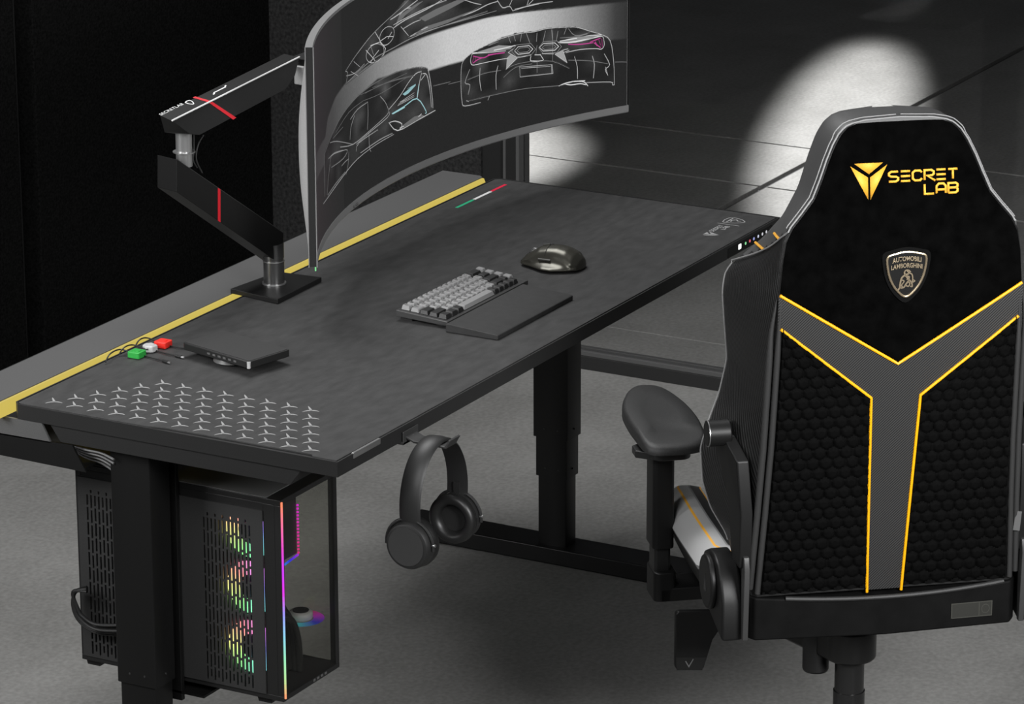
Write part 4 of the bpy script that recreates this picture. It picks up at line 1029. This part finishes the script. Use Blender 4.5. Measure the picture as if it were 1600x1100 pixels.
# hex quilted panels
HP = .0232
def hexh(s, z):
    # pointy-top cells
    a = HP; q = z/(a*.81); r0 = math.floor(q); best = []
    for rr in (r0-1, r0, r0+1, r0+2):
        offx = (rr % 2)*.5*a; k = round((s-offx)/a)
        for kk in (k-1, k, k+1):
            best.append(math.hypot(s-(kk*a+offx), (z-rr*a*.81)*1.06))
    best.sort(); e = (best[1]-best[0])/a       # 0 at seams
    return .0062*min(1, (e/.42))**.55
for g_ in (-1, 1):
    cols = []
    nz, ns_ = 200, 84
    for i in range(ns_+1):
        col_ = []
        for j in range(nz+1):
            z = .549+(KT-.004-.549)*j/nz
            s_out = sr(z)-.010
            s_in = (BS+(KS-BS)*(z-BZ)/(KZ-BZ)) if z < KZ else KS+(z-KZ)*(.213-KS)/(KT-KZ)
            s_in = min(s_in+.0015, s_out-.001)
            s = s_in+(s_out-s_in)*i/ns_; col_.append((g_*s, z))
        cols.append(col_)
    panel(cols, 'quilted_panel', M['quilt'], .0015, hfn=hexh)
    # leather edge bands beside the quilt
    mb = MB(); tp = lambda r_: [r_*min(1, .25+(39-i)/10) for i in range(40)]; mb.tube([(g_*(sr(z)-.004), yr(z)-.001, z) for z in np.linspace(.552, 1.098, 40)], tp(.0052), 10); mb.tube([(g_*(sr(z)+.008-.006*max(0, (z-1.03)/.06)), yr(z)+.005, z) for z in np.linspace(.56, 1.09, 40)], tp(.0058), 10)
    mb.build('edge_band', M['leather_grey'] if False else mat('edge band leather', .026, .5), chair)
    # white stitched piping: head edge sweeping to the wing edge
    zs = list(np.linspace(1.382, 1.207, 44)); P_ = [(g_*(sr(z)+.001), yr(z)+.001, z) for z in zs]
    sw = [P_[-1]]+[(g_*(side_pt(zseam(t), t)[0]+.001), side_pt(zseam(t), t)[1], zseam(t)+.001) for t in np.linspace(0, 1, 14)]+[(g_*(sfr(z)[0]+.001), sfr(z)[1]-.001, z) for z in (1.104, 1.095, 1.085)]
    P_ = P_[:-1]+sw; nsw = len(P_); P_ += [(g_*(sfr(z)[0]+.001), sfr(z)[1]-.001, z) for z in np.linspace(1.075, .61, 60)]
    P_ = [(0, yr(1.386)+.001, 1.3845)]+P_
    mb = MB(); mb.tube(P_, .0015, 6)
    P2_ = [(p[0]+g_*.004 if i < 44 else p[0], p[1]+.007, p[2]+(.003 if i < 8 else 0)) for i, p in enumerate(P_[:44])]
    mb.tube(P2_, .0010, 6)
    mb.build('stitched_piping', M['piping'], chair)
    # two yellow stitched bars on the shoulder band
    mb = MB()
    for t0_, t1_, z0_, z1_ in ((.22, .52, 1.187, 1.186), (.58, .92, 1.152, 1.148)):
        mb.tube([(g_*(side_pt(z0_+(z1_-z0_)*k/6, t0_+(t1_-t0_)*k/6)[0]+.0006), side_pt(z0_+(z1_-z0_)*k/6, t0_+(t1_-t0_)*k/6)[1], z0_+(z1_-z0_)*k/6+.0008) for k in range(7)], .0024, 6)
    mb.build('shoulder_stitching', M['logo'], chair)
# logo embroidery
mb = MB(); fnl = lambda a, b: R3(a, b, .0046)
tri_logo(mb, -.0575, 1.3145, .063, .060, .0042, fnl)
wordmark(mb, 'SECRET', -.0235, 1.2825, .0945, 1.2985, .0035, lambda a, b: fnl(a, b))
wordmark(mb, 'LAB', .0375, 1.2595, .0945, 1.2755, .0035, lambda a, b: fnl(a, b))
lo_ = mb.build('embroidered_logo', M['logo'], chair, smooth=0)
so = lo_.modifiers.new('thick', 'SOLIDIFY'); so.thickness = .0014; so.offset = 0
# crest
SW, SH_, SC_, SB_ = .066, .080, .006, 1.0875
crest = MB()
big = [(SC_+a*SW*1.27, SB_-.011+b*SH_*1.24) for a, b in SHIELD]
crest.add([R3(a, b, .0032) for a, b in big]+[R3(a, b, .0062) for a, b in [(SC_+(a-SC_)*.97, b) for a, b in big]], [tuple(range(len(big), 2*len(big)))]+[(i, (i+1) % len(big), len(big)+(i+1) % len(big), len(big)+i) for i in range(len(big))])
crest = crest.build('crest_pad', M['gloss'] if False else mat('crest pad', .0015, .6, spec=.08), chair)
mid_ = [(SC_+a*SW, SB_+b*SH_) for a, b in SHIELD]
MB().add([R3(a, b, .0075) for a, b in mid_], [tuple(range(len(mid_)))]).build('crest_field', mat('crest field', .006, .4, spec=.2), crest)
mb = MB(); mb.tube([R3(a, b, .0078) for a, b in mid_+[mid_[0]]], .0021, 8); mb.build('crest_rim', M['gold'], crest)
mb = MB(); fe = lambda a, b: R3(a, b, .0088)
arch = lambda x: .0045*(1-(x/.03)**2)
put_text(mb, 'AUTOMOBILI', .050, .0085, lambda a, b: fe(SC_-.025+a, SB_+.0575+b+arch(a-.025)), .03)
put_text(mb, 'LAMBORGHINI', .054, .0082, lambda a, b: fe(SC_-.027+a, SB_+.0465+b+arch(a-.027)*.9), .03)
e_ = lambda x, y: (SC_-.0345+(x-240)/635*.069, SB_+.073-(y-265)/650*.075)
for pl, w_ in (([(520,520),(550,495),(590,500),(620,530)], .0016), ([(560,500),(600,540),(640,560),(655,620),(650,700)], .0016), ([(590,550),(530,570),(480,610),(460,690),(450,760),(410,800)], .0022), ([(520,520),(530,560),(560,600),(600,640),(570,680),(540,720),(520,750),(470,760)], .0020),
               ([(600,640),(640,690),(650,745),(620,740)], .0018), ([(655,640),(690,665),(660,680)], .0014), ([(540,720),(590,740),(610,700),(580,660)], .0016), ([(480,640),(520,660),(480,720),(500,740)], .0014), ([(540,580),(600,600),(560,640)], .0018)):
    stroke(mb, smooth_pts([e_(*p) for p in pl], 4), w_*1.35, fe)
mb.build('crest_emblem', M['gold'], crest, smooth=0)
# side tag on the right edge
mb = MB(); mb.add([(.225, yr(.66)+.0, .64), (.235, yr(.66)-.006, .64), (.238, yr(.66)-.006, .675), (.229, yr(.66), .675)], [(0, 1, 2, 3)]); mb.build('fabric_tag', M['label_grey'], chair)

# rear bracket cover
mb = MB()
prof = [(-.238, -.06), (-.240, -.185), (-.228, -.204), (0, -.214), (.228, -.204), (.240, -.185), (.238, -.06), (.20, -.04), (-.20, -.04)]
def zbk(a, lower):
    if lower: return .463+.002*abs(a)/.24
    return .533+.012*(abs(a)/.24)**2
n = len(prof); vs = []
pr2 = []
for (a, b), (c_, d) in zip(prof, prof[1:]+prof[:1]):
    k = 6 if abs(c_-a) > .1 else 2
    pr2 += [(a+(c_-a)*t/k, b+(d-b)*t/k) for t in range(k)]
n = len(pr2)
vs = [(a, b, zbk(a, 1)) for a, b in pr2]+[(a, b, zbk(a, 0)) for a, b in pr2]
mb.add(vs, [tuple(range(n))[::-1], tuple(range(n, 2*n))]+[(i, (i+1) % n, n+(i+1) % n, n+i) for i in range(n)])
bc = mb.build('rear_cover', M['bracket_cover'], chair, bevel=.004)
MB().tube([(a, -.212+.010*(abs(a)/.2)**2-.001, zbk(a, 0)+.0005) for a in np.linspace(-.175, .215, 20)], .0042, 8).build('cover_edge', mat('cover edge', .018, .6), bc)
mb = MB(); yl = lambda s: -.214+.010*s/.228-.0008
mb.add([(.120, yl(.12), .4825), (.195, yl(.195), .4825), (.195, yl(.195), .5105), (.120, yl(.12), .5105)], [(0, 1, 2, 3)]); lb = mb.build('woven_label', M['label'], bc)
mb = MB()
for ln in ([(.121, .4835), (.194, .4835), (.194, .5095), (.121, .5095), (.121, .4835)], [(.171, .4835), (.171, .5095)]): stroke(mb, ln, .0018, lambda a, b: (a, yl(a)-.0005, b))
stroke(mb, [(.1825+.007*math.cos(t), .4965+.008*math.sin(t)) for t in np.linspace(0, 2*PI, 14)], .0014, lambda a, b: (a, yl(a)-.0005, b))
mb.build('label_print', M['label_line'], lb)

# hinges, side arms, pivots on both sides
for g_ in (-1, 1):
    pl = [(-.195, .463), (-.06, .492), (-.035, .52), (-.035, .558), (-.055, .582), (-.085, .596), (-.12, .598), (-.155, .590), (-.178, .565), (-.195, .53)]
    hg = MB().prism(pl, YZ, g_*.246, g_*.284).build('hinge_cover', M['plastic_charcoal'], chair, bevel=.006, seg=3)
    pl2 = [(-.11+ .048*math.cos(t), .545+.048*math.sin(t)) for t in np.linspace(0, 2*PI, 28)[:-1]]
    hd = MB().prism(pl2, YZ, g_*.282, g_*.295).build('hinge_cap', M['plastic_charcoal'], hg, bevel=.005, seg=3)
    MB().prism([(-.122, .530), (-.116, .562), (-.106, .530)], YZ, g_*.2935, g_*.2956).build('cap_mark', M['dark_grey'], hd)
    pl = [(-.212, .47), (-.200, .47), (-.196, .60), (-.202, .622), (-.212, .622), (-.219, .60)]
    MB().prism(pl, YZ, g_*.2415, g_*.2515).build('hinge_plate', mat('hinge plate grey', .035, .4), chair, bevel=.0015)
    # side arm bracket
    mb = MB(); pl = [(-.205, .600), (-.155, .600), (-.150, .70), (-.130, .765), (-.110, .80), (-.115, .822), (-.15, .822), (-.195, .79), (-.212, .70)]
    sarm = []
    xo = [g_*.258, g_*.258, g_*.264, g_*.276, g_*.284, g_*.282, g_*.276, g_*.262, g_*.258]
    xi = [x-g_*.022 for x in xo]
    n = len(pl); mb.add([(x, a, b) for x, (a, b) in zip(xo, pl)]+[(x, a, b) for x, (a, b) in zip(xi, pl)], [tuple(range(n)), tuple(range(n, 2*n))[::-1]]+[(i, (i+1) % n, n+(i+1) % n, n+i) for i in range(n)])
    mb.build('side_arm', M['plastic_charcoal'], chair, bevel=.003)
    mb = MB(); mb.cyl((g_*.262, -.14, .825), (g_*.303, -.14, .825), .0225, n=32); pc2 = mb.build('pivot_cap', M['plastic_charcoal'], chair, bevel=.003)
    mb = MB(); mb.lathe([(.0215, 0), (.0232, 0), (.0232, .0015), (.0215, .0015)], (g_*.3015, -.14, .825), axis='x'); mb.build('cap_ring', M['silver'], pc2)
# ---- seat
st_mats = [M['leather'], M['leather_light'], M['logo'], M['black'], M['piping']]
# half cross-section (s, z above base, material to next)
sec = [(.0, .0, 0), (.235, .0, 0), (.266, .03, 0), (.286, .082, 4), (.289, .090, 1), (.276, .112, 1), (.258, .123, 2), (.254, .1245, 1), (.236, .124, 4), (.2325, .1238, 3), (.214, .119, 2), (.211, .118, 1), (.175, .095, 1), (.13, .078, 1), (.0, .072, 1)]
mb = MB(); rowsS = []
ysS = list(np.linspace(-.17, .30, 26))+[.325, .345, .358, .364]
for y in ysS:
    k = max(0, (y-.10)/.264); narrow = 1-.05*k**2-(.10*max(0, (y-.30)/.064)**2)-.17*min(1, max(0, (-.03-y)/.05)); 
    zb_ = .452+.0*y; hs = 1+.0*k; drop = .012*max(0, (y-.2)/.16)**2+.03*max(0, (y-.31)/.055)**2
    back = max(0, (-.08-y)/.09)
    half_ = [(s*narrow, y, zb_+z*(1-.12*back)-(drop*(z/.12))+(.04*max(0, (-.02-y)/.15) if z < .05 else 0)) for s, z, _ in sec]
    rowsS.append(half_+[(-p[0], p[1], p[2]) for p in half_[-2:0:-1]])
nS = len(rowsS[0]); mb.grid(rowsS, closeu=True); mb.mi = []
for i in range(len(rowsS)-1):
    for j in range(nS):
        jj = j if j < len(sec)-1 else nS-1-j
        mb.mi.append(sec[jj][2])
mb.f.append(tuple(range(nS))); mb.mi.append(0); mb.f.append(tuple((len(rowsS)-1)*nS+k for k in range(nS))); mb.mi.append(0)
mb.build('seat', st_mats, chair, smooth=45)
mb = MB(); mb.prism(rrect(-.20, .0, .20, .26, .03), XY, .435, .455); mb.build('seat_base', M['black_metal'], chair)
# ---- armrests
for g_ in (-1, 1):
    pad = [(.352,.20), (.352,.27), (.346,.34), (.325,.41), (.300,.452), (.278,.460), (.255,.448), (.240,.41), (.228,.34), (.224,.26), (.228,.19), (.236,.135), (.262,.112), (.31,.108), (.345,.122)]
    pad = smooth_pts(pad, 3, True); pad = [(g_*a, b) for a, b in pad]
    n = len(pad); cx_ = sum(p[0] for p in pad)/n; cy_ = sum(p[1] for p in pad)/n
    mb = MB(); lv = [(.90, .698), (1., .702), (1., .716), (.97, .722), (.88, .7255), (.5, .7235)]
    vs = []
    for k_, z_ in lv: vs += [(cx_+(a-cx_)*k_, cy_+(b2-cy_)*k_, z_-.006*max(0, (.17-b2)/.06)*(z_ > .71)) for a, b2 in pad]
    fs = [tuple(range(n))[::-1], tuple((len(lv)-1)*n+i for i in range(n))]
    for q_ in range(len(lv)-1): fs += [(q_*n+i, q_*n+(i+1) % n, (q_+1)*n+(i+1) % n, (q_+1)*n+i) for i in range(n)]
    mb.add(vs, fs); ar = mb.build('armrest_pad', M['armpad'], chair, smooth=60)
    mb = MB(); mb.prism([(g_*a, b) for a, b in rrect(.262, .13, .335, .38, .02)], XY, .684, .6985); mb.prism([(g_*a, b) for a, b in ((.330, .15), (.358, .17), (.358, .20), (.330, .22))], XY, .680, .694)
    mb.build('pad_plate', M['black'], ar, bevel=.002)
    po = MB().prism([(g_*a, b) for a, b in rrect(.284, .17, .324, .235, .010)], XY, .502, .686).build('armrest_post', M['plastic_charcoal'], chair, bevel=.002)
    MB().prism([(g_*a, b) for a, b in rrect(.289, .178, .319, .228, .006)], XY, .45, .502).build('inner_post', M['black'], po)
    mb = MB(); mb.prism([(g_*a, b) for a, b in rrect(.280, .165, .322, .238, .012)], XY, .402, .458)
    mb.prism([(g_*a, b) for a, b in rrect(.10, .165, .318, .238, .010)], XY, .402, .428)
    mb.build('armrest_bracket', M['plastic_charcoal'], chair, bevel=.003)
# ---- mechanism, lever, lift and star base
mb = MB(); mb.prism([(-.12, .26), (.12, .26), (.12, .06), (.06, -.03), (-.06, -.03), (-.12, .06)], XY, .40, .436); mb.build('mount_plate', M['black_metal'], chair, bevel=.004)
mb = MB()
tl = [(.047*math.cos(t), .047*math.sin(t)) for t in np.linspace(PI+.15, 2*PI-.05, 20)]
mb.prism([(-.105, .12)]+tl+[(.052, .12)], XY, .338, .40); mb.build('tilt_housing', mat('tilt housing black', .008, .28), chair, bevel=.007, seg=3)
mb = MB(); mb.cyl((-.052, .04, .30), (-.052, .04, .40), .024, n=28); mb.build('tension_knob', M['black'], chair, bevel=.006)
mb = MB(); mb.lathe([(.026, .335), (.026, .325), (.0285, .325)] [::-1], (0, 0, 0), n=32) if False else None
mb = MB(); mb.cyl((0, 0, .27), (0, 0, .338), .0265, n=36); mb.cyl((0, 0, .07), (0, 0, .275), .0285, n=36); mb.build('gas_lift', mat('gas lift black', .012, .22), chair)
p_ = [(-.352, .327), (-.285, .425), (-.245, .432)]
def LVR(u, v): # lever paddle built in a plane facing the rear at y=.05
    d0 = ray(u, v); o_ = CPOS-Oc
    dl = np.array([d0@CRv, d0@CFv, d0[2]]); ol = np.array([o_@CRv, o_@CFv, o_[2]])
    t = (.03-ol[1])/dl[1]; return ol+t*dl
lp_ = [LVR(u, v) for u, v in ((1060, 956), (1112, 955), (1135, 955), (1140, 975), (1122, 988), (1114, 1000), (1100, 1044), (1096, 1048), (1058, 1048), (1055, 1042), (1056, 960))]
mb = MB(); n = len(lp_); mb.add([tuple(p) for p in lp_]+[(p[0], p[1]+.014, p[2]) for p in lp_], [tuple(range(n)), tuple(range(n, 2*n))[::-1]]+[(i, (i+1) % n, n+(i+1) % n, n+i) for i in range(n)])
lv_ = mb.build('tilt_lever', M['plastic_charcoal'], chair, bevel=.003)
q0 = LVR(1056, 1027); q1 = LVR(1104, 1027); q2 = LVR(1097, 1047); q3 = LVR(1057, 1047)
MB().add([(q[0], q[1]-.0008, q[2]) for q in (q0, q1, q2, q3)], [(0, 1, 2, 3)]).build('lever_tip', M['gloss'], lv_)
mb = MB(); q = LVR(1076, 1037); stroke(mb, [(q[0]-.006, q[2]+.006), (q[0], q[2]-.005), (q[0]+.008, q[2]+.009)], .0022, lambda a, b: (a, q[1]-.0016, b)); mb.build('lever_mark', M['grey_plastic'], lv_)
mb = MB(); mb.tube([(float(lp_[3][0]), .037, float(lp_[3][2])), (-.17, .04, .415), (-.10, .04, .415)], .007, 10); mb.build('lever_rod', M['black'], lv_)
mb = MB(); mb.lathe([(.001, .05), (.055, .055), (.06, .075), (.04, .095), (.001, .095)], (0, 0, 0)); mb.build('base_hub', M['black_metal'], chair)
for k in range(5):
    a = 2*PI*k/5+.3; c_, s_ = math.cos(a), math.sin(a)
    mb = MB(); sec_ = [(.05, .028, .055, .095), (.20, .022, .058, .088), (.32, .017, .060, .078)]
    rws = []
    for d_, w_, z0_, z1_ in sec_: rws.append([(d_*c_-w_*s_*sg, d_*s_+w_*c_*sg, z_) for sg, z_ in ((-1, z0_), (1, z0_), (1, z1_), (-1, z1_))])
    mb.grid(rws, closeu=True); mb.f += [(0, 1, 2, 3), (8, 9, 10, 11)]; mb.mi += [0, 0]
    bl = mb.build('base_leg', M['black_metal'], chair, bevel=.004)
    mb = MB(); px_, py_ = .305*c_, .305*s_; tx, ty = -s_, c_
    for sg in (-1, 1): mb.cyl((px_+tx*.006*sg, py_+ty*.006*sg, .03), (px_+tx*.024*sg, py_+ty*.024*sg, .03), .03, n=24)
    mb.cyl((px_, py_, .03), (px_, py_, .062), .007, n=12); mb.build('caster', M['black'], bl)
# ================================================================== LIGHT
def area(name, loc, target, size, power, sizey=None, color=(1, 1, 1), spread=None):
    l = bpy.data.lights.new(name, 'AREA'); l.energy = power; l.size = size; l.color = color
    if sizey: l.shape = 'RECTANGLE'; l.size_y = sizey
    if spread: l.spread = math.radians(spread)
    o = bpy.data.objects.new(name, l); COL.objects.link(o); o.location = loc
    o.rotation_euler = (Vector(target)-Vector(loc)).to_track_quat('-Z', 'Y').to_euler(); return o
def spot(name, loc, target, power, ang, blend, r=.05):
    l = bpy.data.lights.new(name, 'SPOT'); l.energy = power; l.spot_size = math.radians(ang); l.spot_blend = blend; l.shadow_soft_size = r
    o = bpy.data.objects.new(name, l); COL.objects.link(o); o.location = loc
    o.rotation_euler = (Vector(target)-Vector(loc)).to_track_quat('-Z', 'Y').to_euler(); return o
area('ceiling_softbox', (1.3, 1.2, 3.6), (1.2, .9, 0), 1.7, 98)
area('chair_softbox', (-1.1, -2.9, 2.1), (.60, -.85, .92), 1.0, 16, spread=52)
area('front_left_softbox', (-2.2, -.6, 2.6), (.3, .2, .7), 1.2, 46)
area('left_softbox', (-1.3, 1.5, 1.7), (.5, .75, .95), .8, 9, spread=80)
def oval(name, c, half_x, ratio, rotz, power, blend, h=3.0, r=.03):
    l_ = bpy.data.lights.new(name, 'SPOT'); l_.energy = power; l_.spot_size = 2*math.atan(half_x/h); l_.spot_blend = blend; l_.shadow_soft_size = r
    o = bpy.data.objects.new(name, l_); COL.objects.link(o); o.location = (c[0], c[1], h); o.rotation_euler = (0, 0, math.radians(rotz)); o.scale = (1, ratio, 1); return o
oval('floor_spot', (5.32, 1.44), 1.42, .165, 19, 1600, .42, r=.08)
oval('floor_spot', (4.42, 2.42), .72, .72, 0, 1700, .7)
w = bpy.data.worlds.new('world'); SC.world = w; w.use_nodes = True
w.node_tree.nodes['Background'].inputs[0].default_value = (.5, .52, .55, 1); w.node_tree.nodes['Background'].inputs[1].default_value = .05

# ================================================================== CAMERA
cd = bpy.data.cameras.new('camera'); cam = bpy.data.objects.new('camera', cd); COL.objects.link(cam)
cd.sensor_width = 36; cd.sensor_fit = 'HORIZONTAL'; cd.lens = CF/1600*36; cd.clip_end = 100; cd.clip_start = .1
rm = Matrix([[*CM[0]], [*CM[1]], [*(-CM[2])]]).transposed()
cam.matrix_world = Matrix.Translation(Vector(CPOS)) @ rm.to_4x4()
SC.camera = cam
SC.view_settings.view_transform = 'Standard'; SC.view_settings.look = 'None'; SC.view_settings.gamma = 1; SC.view_settings.exposure = 0
SC.view_settings.use_curve_mapping = False
